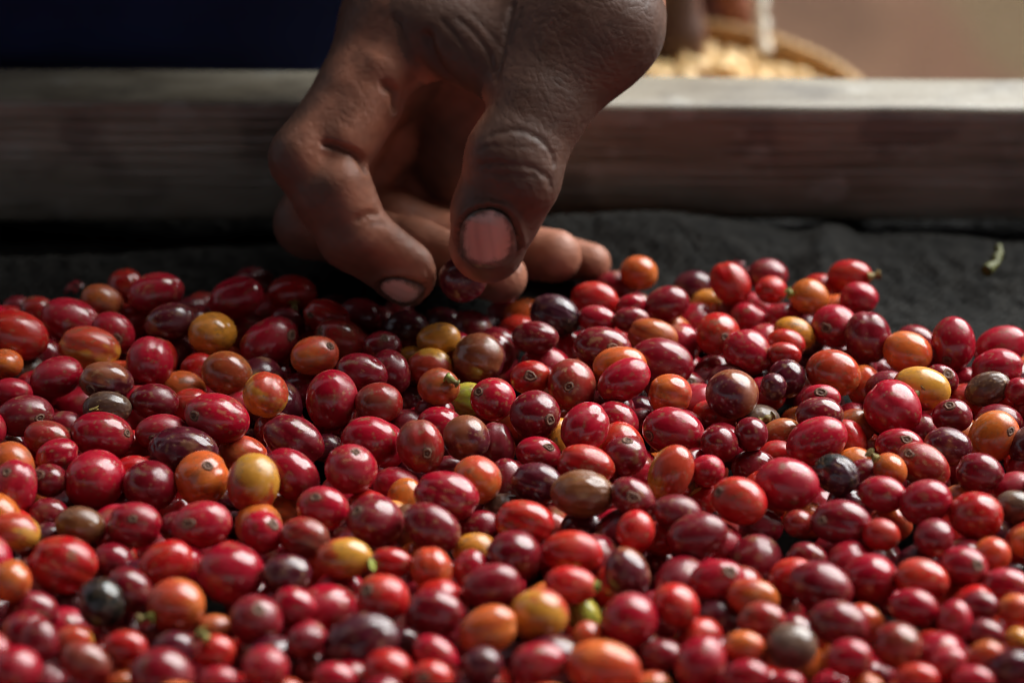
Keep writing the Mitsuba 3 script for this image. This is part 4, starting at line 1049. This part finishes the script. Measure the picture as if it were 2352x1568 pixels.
def navel_mesh(R, p, ax, kind, seed, nav):
    """The small ringed scar at the blossom end: a raised ring round a shallow pit."""
    rs = np.linspace(0.001, 1, 13); m = 28
    size = (.0011 + .0006 * ((seed * 37) % 10) / 10) / ax.mean()
    t1 = np.cross(nav, [.2, .5, .84]); t1 /= np.linalg.norm(t1); t2 = np.cross(nav, t1)
    ang = np.arange(m) * 2 * np.pi / m
    wob = 1 + .55 * (meshkit.noise(np.stack([np.cos(ang) * 1.4 + seed, np.sin(ang) * 1.4, ang * 0], 1)) - .5)
    pts, cols = [], []
    for r in rs:
        u = nav + size * r * wob[:, None] * (np.cos(ang)[:, None] * t1 + np.sin(ang)[:, None] * t2)
        u /= np.linalg.norm(u, axis=1, keepdims=True)
        h = .0001 + .00020 * math.exp(-((r - .62) / .14) ** 2) + .00014 * math.exp(-(r / .22) ** 2) - .00005 * math.exp(-((r - .38) / .12) ** 2) - (.0005 if r > .99 else 0)
        v = u * ax * radius(u, kind, seed, nav)[:, None]
        nn = u / ax; nn /= np.linalg.norm(nn, axis=1, keepdims=True)
        pts.append(v + nn * h)
        ring = math.exp(-((r - .62) / .16) ** 2)
        base = np.array([.085, .040, .026]) * (1 - ring) + np.array([.20, .10, .062]) * ring
        cols.append(base[None] * (.75 + .5 * meshkit.noise(u * 22 + seed))[:, None])
    n = len(rs); i, j = np.meshgrid(np.arange(n - 1), np.arange(m), indexing='ij')
    q = np.stack([i * m + j, (i + 1) * m + j, (i + 1) * m + (j + 1) % m, i * m + (j + 1) % m], -1).reshape(-1, 4)
    f = np.vstack([q[:, [0, 1, 2]], q[:, [0, 2, 3]]])
    return (np.vstack(pts) @ R.T + p, f), np.vstack(cols)

def stem_mesh(a, b, seed):
    t = np.linspace(0, 1, 12)[:, None]
    bow = np.cross(b - a, [.3, .4, .8]); bow /= np.linalg.norm(bow)
    c = a + (b - a) * t + bow * np.sin(t * math.pi) * .12 * np.linalg.norm(b - a)
    r = .00075 + .0002 * np.cos(t[:, 0] * 9 + seed) + .0007 * (np.exp(-t[:, 0] / .12)) + .0004 * np.exp(-(1 - t[:, 0]) / .1)
    v, f = tube(c, r, 9)
    k = meshkit.noise(v * 600 + seed)[:, None]
    far = np.clip(np.linalg.norm(v - b, axis=1) / np.linalg.norm(b - a), 0, 1)[:, None]
    brown, green = np.array([.13, .075, .03]), np.array([.20, .22, .035]) if seed % 2 else np.array([.27, .20, .05])
    return (v + .00015 * (k - .5), f), brown * (1 - far) * (.6 + .6 * k) + green * far * (.7 + .5 * k)

lines = [x for x in CHERRIES.strip().split('\n')]
LABELS = """
big oblong purple black cherry, along the bottom edge, left of centre
big round crimson cherry, in the lower part, left
big oval bright red cherry, below an olive brown one, in lower, far left
big round crimson cherry, above an olive brown one, in middle, far left
big oblong purple black cherry, in the middle, left
big oval crimson cherry, above an orange one, in the middle, right
big round crimson cherry, right of a mottled orange brown one, in middle, far right
big oblong crimson cherry, right of an orange one, in lower, centre
crimson cherry with ringed scar, below a mottled orange brown one, in middle, left
big oval red and yellow cherry, right of an orange one, in middle, left
big oval crimson cherry, in the upper part, left of centre
big oval dark maroon cherry, along the bottom edge, right
dark maroon cherry, below a mottled orange brown one, in upper, right of centre
big oblong orange red cherry, along the bottom edge, right of centre
big oblong crimson cherry with ringed scar, in the middle, right of centre
crimson cherry, below a blotchy maroon and tan one, along bottom edge, right of centre
big round red and yellow cherry, right of an orange one, along bottom edge, centre
orange cherry with ringed scar, left of a red and yellow one, in middle, left
big round orange red cherry with stalk, along the bottom edge, left
big oblong crimson cherry, right of a mottled orange brown one, in middle, right
olive brown cherry, above a blotchy maroon and tan one, in lower, centre
crimson cherry with ringed scar, below a grey brown dried one, in middle, far left
big oblong red and yellow cherry, in the upper part, far left
big oblong dark maroon cherry, in the middle, left of centre
big oblong dark maroon cherry, in the lower part, right of centre
bright red cherry, right of a grey brown dried one, in lower, centre
big round dark maroon cherry with ringed scar, in lower, left of centre
big oval crimson cherry, in the middle, left of centre
big oblong crimson cherry, at the back edge, far left
crimson cherry with ringed scar, above a red and yellow one, in upper, left
big oval crimson cherry with ringed scar, below an orange one, in lower, left
big oval orange cherry, left of a red and yellow one, along bottom edge, centre
big oval dark maroon cherry, right of a yellow one, in lower, centre
dark maroon cherry, right of a grey brown dried one, along bottom edge, right
blotchy maroon and tan cherry, right of a yellow one, in upper, centre
dark maroon cherry, right of an olive brown one, in lower, left of centre
big round dark maroon cherry with ringed scar, along the bottom edge, left
big round dark maroon cherry, left of an orange one, in middle, left
dark maroon cherry, left of an orange one, along bottom edge, left of centre
big round bright red cherry with ringed scar, along bottom edge, left of centre
bright red cherry, left of a grey brown dried one, in lower, far right
big oval crimson cherry, in the lower part, right
big oblong crimson cherry, right of a red and yellow one, in middle, left
dark maroon cherry with ringed scar, right of an orange one, in lower, right
big oblong dark maroon cherry, below a yellow one, along bottom edge, centre
big oval bright red cherry with ringed scar, in the lower part, right
big round crimson cherry with ringed scar, in the middle, left of centre
big oblong bright red cherry, above an olive brown one, in middle, right of centre
bright red cherry, below a blotchy maroon and tan one, in lower, centre
big round blotchy maroon and tan cherry, in the upper part, right
brownish red cherry with ringed scar, left of an orange one, in upper, centre
big oval orange cherry with ringed scar, in the middle, far right
big oval brownish red cherry with ringed scar, in middle, left of centre
big oval orange red cherry, in the upper part, right
big oval crimson cherry, right of a yellow one, in the middle, centre
big oblong bright red cherry, in the lower part, left
big oval crimson cherry, along the bottom edge, right of centre
big round dark maroon cherry with ringed scar, in the middle, centre
big oblong red and yellow cherry with stalk, in upper, far right
big oblong red and yellow cherry, in the middle, right of centre
big oval dark maroon cherry, in the upper part, right
big oval crimson cherry with ringed scar, in the lower part, far left
big oblong dark maroon cherry with ringed scar, in upper, right of centre
big oblong brownish red cherry with ringed scar, in the middle, far right
big oblong red and yellow cherry, in the lower part, left of centre
big oval brownish red cherry with ringed scar, in upper, left of centre
big oval crimson cherry, in the lower part, far right
big round orange red cherry, below a blotchy maroon and tan one, in middle, centre
big oval crimson cherry with ringed scar, in lower, left of centre
big round brownish red cherry, along the bottom edge, far right
big oval crimson cherry, below a blotchy maroon and tan one, in upper, left
oval crimson cherry with ringed scar, in the upper part, far right
oval blotchy maroon and tan cherry, in the lower part, right of centre
oblong crimson cherry, at the back edge, left
oval black scarred cherry, along the bottom edge, far left
bright red cherry, above a grey brown dried one, in upper, far left
big oval crimson cherry, below a red and yellow one, along bottom edge, centre
oval mottled orange brown cherry, below a yellow one, in upper, left
oblong crimson cherry, above a blotchy maroon and tan one, at back edge, left
oblong crimson cherry, below an orange one, in upper, right of centre
oval crimson cherry, above a blotchy maroon and tan one, in upper, right
oval grey brown dried cherry, along the bottom edge, right
oval purple black cherry, left of an olive brown one, in middle, centre
big oval dark maroon cherry, along the bottom edge, left
oblong crimson cherry with ringed scar, along the bottom edge, right of centre
oblong bright red cherry, in the lower part, far right
round blotchy maroon and tan cherry, in the middle, centre
oval orange red cherry, above a red and yellow one, in upper, far right
oblong crimson cherry, above a grey brown dried one, in upper, far right, left of two
big oblong dark maroon cherry with ringed scar, in the middle, far left
oblong crimson cherry, right of a grey brown dried one, in upper, far left
oblong blotchy maroon and tan cherry with ringed scar, in upper, far left
oblong orange cherry, in the upper part, right of centre
oval black scarred cherry, right of an orange one, at back edge, centre
red and yellow cherry, right of a mottled orange brown one, in upper, left
oval dark maroon cherry, right of a black scarred one, along bottom edge, far left
oval bright red cherry, along the bottom edge, right of centre
round crimson cherry with ringed scar, below an orange one, at back edge, right
oval yellow cherry, above a mottled orange brown one, in upper, left
oblong crimson cherry with ringed scar, below an orange one, in middle, left
oblong crimson cherry, above a grey brown dried one, in upper, far right, right of two
oval brownish red cherry, along the bottom edge, far left
oval brownish red cherry, in the lower part, left of centre
oval orange red cherry, along the bottom edge, right
oblong bright red cherry with stalk, along the bottom edge, centre
crimson cherry with ringed scar, above a red and yellow one, in middle, far left
oval crimson cherry with ringed scar, in the lower part, far right
oblong dark maroon cherry, in the upper part, left of centre
mottled orange brown cherry, left of an orange one, in upper, right of centre
oval orange red cherry with ringed scar, in upper, left of centre
round crimson cherry with ringed scar, in the upper part, centre
oval purple black cherry, in the lower part, left
oval brownish red cherry, in the upper part, left of centre
oblong blotchy maroon and tan cherry, left of a yellow one, at back edge, left
round orange red cherry, in the upper part, right of centre
oval dark maroon cherry, below an orange one, in the middle, far right
oval blotchy maroon and tan cherry, left of an orange one, in middle, far right
oval orange red cherry, below an olive brown one, in lower, left of centre
round bright red cherry with ringed scar, in upper, right of centre
oval dark maroon cherry, left of a yellow one, in upper, left of centre
dark maroon cherry, below a red and yellow one, in lower, right of centre
oval crimson cherry, along the bottom edge, right
oblong olive brown cherry, in the lower part, far left
oval black scarred cherry, left of an orange one, in the middle, right
oval crimson cherry, along the bottom edge, left of centre, left of two
oval dark maroon cherry with ringed scar, in lower, right of centre
oval bright red cherry with stalk, at the back edge, left
oval crimson cherry, along the bottom edge, far right, left of two
crimson cherry with ringed scar, below a red and yellow one, in lower, left
big round bright red cherry, along the bottom edge, left of centre
oblong dark maroon cherry, left of an orange one, in upper, left
round dark maroon cherry with ringed scar, in the middle, right of centre
oval crimson cherry with ringed scar, in the upper part, far left
oblong crimson cherry, in the lower part, far right
oblong crimson cherry, along the bottom edge, left of centre
oblong brownish red cherry, along the bottom edge, right
oval bright red cherry, at the back edge, right of centre
round crimson cherry, along the bottom edge, left
oval bright red cherry, in the lower part, right of centre
bright red cherry, right of a black scarred one, at back edge, right of centre
oblong dark maroon cherry, above an orange one, at back edge, right of centre
oblong grey brown dried cherry with stalk, in the middle, far left
oblong brownish red cherry, in the middle, far left
oblong crimson cherry with ringed scar, in the middle, far right
red and yellow cherry, right of a yellow one, in upper, left of centre
oval dark maroon cherry, along the bottom edge, far left
oblong dark maroon cherry, left of a mottled orange brown one, in middle, right
oval bright red cherry, below a black scarred one, along bottom edge, far left
oblong bright red cherry with ringed scar, at back edge, left of centre
oval mottled orange brown cherry with stalk, in the upper part, centre
big round crimson cherry, along the bottom edge, far left
oval crimson cherry, along the bottom edge, far right, right of two
round dark maroon cherry, in the lower part, far right
oblong dark maroon cherry, below an orange one, in the upper part, centre
round purple black cherry, below an orange one, along the bottom edge, centre
oblong crimson cherry, along the bottom edge, far right, right of two
oblong red and yellow cherry, in the lower part, far left
mottled orange brown cherry, above a red and yellow one, at back edge, far left
oblong yellow cherry, above a red and yellow one, in upper, centre
oblong grey brown dried cherry, above an orange one, in upper, far right
oblong crimson cherry, in the middle, far left
oblong crimson cherry with ringed scar, in the middle, centre
oval orange cherry with stalk, above a yellow one, at back edge, right
round purple black cherry, in the upper part, right
bright red cherry with stalk, below a mottled orange brown one, along bottom edge, left
dark maroon cherry, below a blotchy maroon and tan one, in middle, right of centre
oval dark maroon cherry with ringed scar, in the middle, far right
oblong yellow cherry, below an orange one, in the upper part, right
oblong orange red cherry, left of a grey brown dried one, along bottom edge, right
round orange red cherry, in the lower part, far right
oblong bright red cherry with stalk, above an orange one, at back edge, right
oblong bright red cherry with stalk, in the lower part, left of centre
oval bright red cherry with ringed scar, in the upper part, centre
round orange cherry, at the back edge, right of centre
half hidden big oval bright red cherry, along bottom edge, right of centre
oval crimson cherry, at the back edge, right
round orange red cherry, below a red and yellow one, along bottom edge, far left
small oval dark maroon cherry, along the bottom edge, left of centre
small oval bright red cherry, in the lower part, far right
small round dark maroon cherry with ringed scar, in the middle, far left
half hidden orange red cherry, above a red and yellow one, in middle, left
half hidden oval crimson cherry, along the bottom edge, left of centre
half hidden crimson cherry, below a black scarred one, in upper, centre, left of two
half hidden oval dark maroon cherry, along the bottom edge, far left
oblong purple black cherry, along the bottom edge, far right
small round dark maroon cherry, left of a mottled orange brown one, in middle, right
crimson cherry, right of a red and yellow one, in middle, right of centre
orange red cherry with stalk, right of an orange one, in middle, far right
small oval dark maroon cherry with ringed scar, in upper, left of centre
half hidden crimson cherry, right of an orange one, at back edge, right of centre
crimson cherry, right of a black scarred one, at back edge, right of centre
small oval orange red cherry, along the bottom edge, far right, left of two
small oval crimson cherry, along the bottom edge, far right
small oblong bright red cherry, in the upper part, right
oblong crimson cherry, along the bottom edge, right
small oval dark maroon cherry, along the bottom edge, far right
small oblong crimson cherry with ringed scar, in the upper part, right
half hidden oval crimson cherry, at the back edge, left
half hidden dark maroon cherry, above an orange one, in middle, far right
oval bright red cherry with ringed scar, along bottom edge, left of centre
half hidden crimson cherry, left of a blotchy maroon and tan one, in middle, centre
half hidden crimson cherry, above a yellow one, in middle, left of centre
half hidden oval bright red cherry, in the middle, right of centre
half hidden orange cherry, left of a mottled orange brown one, in upper, left
small oblong dark maroon cherry, at the back edge, right of centre
half hidden oval dark maroon cherry, in the middle, far right
half hidden oval dark maroon cherry, in the upper part, right
half hidden oval orange cherry, in the lower part, right
half hidden oval crimson cherry, in the middle, right of centre
half hidden dark maroon cherry, below a grey brown dried one, in middle, right
half hidden oval bright red cherry, in the lower part, right
half hidden dark maroon cherry, above a grey brown dried one, in middle, centre
half hidden crimson cherry, below a yellow one, in lower, centre
small oval dark maroon cherry with ringed scar, in upper, far right
half hidden oval purple black cherry, at the back edge, left of centre
half hidden orange cherry, above a yellow one, in lower, left of centre
half hidden oval bright red cherry, in the lower part, left of centre
half hidden oval bright red cherry, in the upper part, left of centre
oval grey brown dried cherry, in the lower part, far right
half hidden oval bright red cherry, in the middle, far left, right of two
half hidden brownish red cherry, below a red and yellow one, in middle, left
small oblong dark maroon cherry, along the bottom edge, far right
half hidden dark maroon cherry, left of an orange one, in lower, right
half hidden oval dark maroon cherry, in the upper part, centre
half hidden dark maroon cherry with ringed scar, in upper, right of centre
half hidden oval dark maroon cherry, at the back edge, right of centre
half hidden oval crimson cherry, in the lower part, right of centre
half hidden bright red cherry, above an orange one, in upper, right of centre
half hidden oval orange red cherry, in the upper part, right of centre
half hidden crimson cherry, below a black scarred one, in upper, centre, right of two
small oblong crimson cherry, in the upper part, far left
oval crimson cherry, along the bottom edge, left of centre, right of two
half hidden oval yellow cherry, in the lower part, centre
half hidden oval blotchy maroon and tan cherry, in the lower part, centre
half hidden crimson cherry, right of a yellow one, at back edge, left
half hidden oval purple black cherry, along the bottom edge, left
half hidden oval bright red cherry, at the back edge, far left, right of two
half hidden bright red cherry, below a grey brown dried one, in middle, far left
half hidden oval dark maroon cherry, in the upper part, far left
half hidden oval dark maroon cherry, in the upper part, far right, left of two
half hidden bright red cherry below a mottled brown one, middle right, right of two
half hidden bright red cherry, right of an orange one, at back edge, right
half hidden oval mottled orange brown cherry, in the middle, right
half hidden oval grey brown dried cherry, in the lower part, centre
half hidden oval dark maroon cherry, in the middle, centre
half hidden dark maroon cherry, above a yellow one, in lower, centre
half hidden oval olive brown cherry, in the lower part, left of centre
small round bright red cherry, left of an orange one, at back edge, right
half hidden oval dark maroon cherry, at the back edge, left
oblong bright red cherry, along the bottom edge, far right
half hidden oval orange red cherry, in the lower part, far right, right of two
half hidden oval purple black cherry, in the lower part, far right
half hidden dark maroon cherry, right of a black scarred one, in middle, right
half hidden crimson cherry, above a grey brown dried one, in upper, right
half hidden oval grey brown dried cherry with stalk, in the middle, right
half hidden oval yellow cherry, in the middle, centre
half hidden purple black cherry, below a black scarred one, in upper, centre
half hidden orange cherry, left of a black scarred one, at back edge, centre
half hidden oval dark maroon cherry, at the back edge, left of centre
small oblong dark maroon cherry, at the back edge, left
half hidden crimson cherry, above a grey brown dried one, in lower, far right
half hidden oval bright red cherry, in the upper part, far right
half hidden oval orange red cherry, in the lower part, far right, left of two
half hidden orange red cherry, above a mottled orange brown one, in upper, right
half hidden oval orange red cherry, along the bottom edge, right
half hidden crimson cherry, above a yellow one, at back edge, right
half hidden bright red cherry below a mottled brown one, middle right, left of two
small round brownish red cherry, left of an orange one, in lower, right
half hidden oval dark maroon cherry, in the middle, left of centre
half hidden orange cherry, below an olive brown one, in lower, left of centre
half hidden oval yellow cherry, in the upper part, left of centre
half hidden oval yellow cherry, in the lower part, left of centre
small oblong bright red cherry, below a yellow one, in upper, right
half hidden oval grey brown dried cherry, in the upper part, far left
half hidden oval dark maroon cherry, in the middle, far left
half hidden oval dark maroon cherry, in the upper part, left of centre
half hidden oval orange cherry, at the back edge, right
small oval orange red cherry, along the bottom edge, far right, right of two
half hidden oval crimson cherry, at the back edge, right
half hidden oval purple black cherry, along the bottom edge, right of centre
half hidden oval dark maroon cherry, in the upper part, right of centre
half hidden oval purple black cherry, at the back edge, right of centre
half hidden oval bright red cherry, in the lower part, right of centre
half hidden oval orange red cherry, along the bottom edge, right of centre
half hidden bright red cherry, below an orange one, in upper, centre
half hidden oval orange red cherry, in the lower part, left
oblong crimson cherry, along the bottom edge, far right, left of two
half hidden oval mottled orange brown cherry, along the bottom edge, left
half hidden oval bright red cherry, at the back edge, far left, left of two
half hidden oval purple black cherry, in the lower part, far left
half hidden oval bright red cherry, in the middle, far left, left of two
half hidden dark maroon cherry, right of a yellow one, in upper, centre
half hidden oval crimson cherry, in the upper part, far right
half hidden oval dark maroon cherry, in the upper part, far right, right of two
half hidden mottled orange brown cherry, above an orange one, in middle, right
half hidden orange cherry, right of a black scarred one, in middle, right
half hidden purple black cherry, below a black scarred one, in lower, right
half hidden dark maroon cherry, below an orange one, in lower, right
half hidden bright red cherry with stalk, in lower, right of centre
half hidden oval orange cherry, in the upper part, right of centre
"""
names = LABELS.strip().split('\n')
loose_v, loose_c = [], []
centres = []
for i, line in enumerate(lines):
    big = i < 300
    v, f, c, R, p, ax, kind, seed, nav, stem = make_cherry(line, (4 if int(line.split()[3]) > 520 else 3) if big else 3)
    centres.append((*p, ax.mean()))
    if not big:
        loose_v.append((v, f)); loose_c.append(c); continue
    key = 'coffee_cherry' + (f'_{i:03d}' if i else '')
    obj(key, (v, f), 'cherry_mat', smooth=True, color=c)
    tag(key, names[i] if i < len(names) else 'coffee cherry', 'coffee cherry', 'coffee cherries spread on the drying bed')
    if nav is not None:
        m, nc = navel_mesh(R, p, ax, kind, seed, nav)
        obj(key + '__navel', m, 'navel_mat', smooth=True, color=nc)
    if stem.strip():
        s = np.array(stem.split(), float) / 1e4
        m, sc = stem_mesh(s[:3], s[3:], seed)
        obj(key + '__stem', m, 'stem_mat', smooth=True, color=sc)
# the rest of the heap: what lies under the top layer and beyond the frame
rng = np.random.default_rng(77)
cen = np.array(centres)
kinds = list('CCCCDDDDDRRRPPQON')
fill = []
for layer, z in enumerate((-.0005, -.0065, -.0125)):
    s = .0112
    for i, y in enumerate(np.arange(-.235, .034, s * .87)):
        for x in np.arange(-.20, .20, s):
            q = np.array([x + (i % 2) * s / 2, y, z]) + rng.normal(0, [.0012, .0012, .0009])
            edge = .030 - .55 * max(q[0] - .075, 0) - .05 * abs(q[0] + .02) - layer * .002 + .004 * math.sin(q[0] * 60)
            if q[1] > edge - (.010 if layer == 0 else 0): continue
            inside = abs(q[0]) < .108 + .1 * max(-q[1] * .0, 0) and q[1] > -.150
            if layer == 0 and inside: continue
            r = rng.uniform(.0053, .0064)
            d = np.linalg.norm(cen[:, :3] - q, axis=1)
            if (d < (cen[:, 3] + r) * .79).any(): continue
            if fill and min(np.linalg.norm(np.array([a[:3] for a in fill[-130:]]) - q, axis=1)) < .0088: continue
            fill.append((*q, r))
variants = []
for k in range(36):
    v, f, cc, *_ = make_cherry(f'0 0 0 550 475 475 0 0 0 {kinds[k % len(kinds)]} {k + 3}', 2)
    variants.append((v, f, cc))
for k, (x, y, z, r) in enumerate(fill):
    v, f, cc = variants[rng.integers(36)]
    loose_v.append((v * (r / .005) @ rotvec(rng.uniform(-150, 150, 3)).T + [x, y, z], f)); loose_c.append(cc)
obj('loose_cherries', join(loose_v), 'cherry_mat', smooth=True, color=np.vstack(loose_c))
tag('loose_cherries', 'smaller half hidden coffee cherries filling the gaps of the heap', 'coffee cherries', kind='stuff')
# the cherry between thumb and finger
hv, hf, hc, R, p, ax, *_ = make_cherry('-1200 983 1210 640 570 570 20 30 40 P 4', 4)
obj('held_cherry', (hv, hf), 'cherry_mat', smooth=True, color=hc)
tag('held_cherry', 'dark maroon coffee cherry pinched between the thumb and index finger', 'coffee cherry')
# a broken bit of green stalk on the bare net at right
tv, tf = tube(np.array([[0.1263, 0.0531, -0.0002], [0.1269, 0.0515, -0.0012], [0.1256, 0.0498, -0.0022], [0.1257, 0.0484, -0.0027], [0.124, 0.0471, -0.0031], [0.1225, 0.0447, -0.0032]]), [.0012, .0009, .0015, .0009, .0013, .0017], 9)
obj('stalk', (tv, tf), 'stem_mat', smooth=True, color=np.array([.085, .085, .015])[None] * (.6 + .8 * meshkit.noise(tv * 500))[:, None])
tag('stalk', 'short broken green stalk lying on the bare black net', 'stalk')
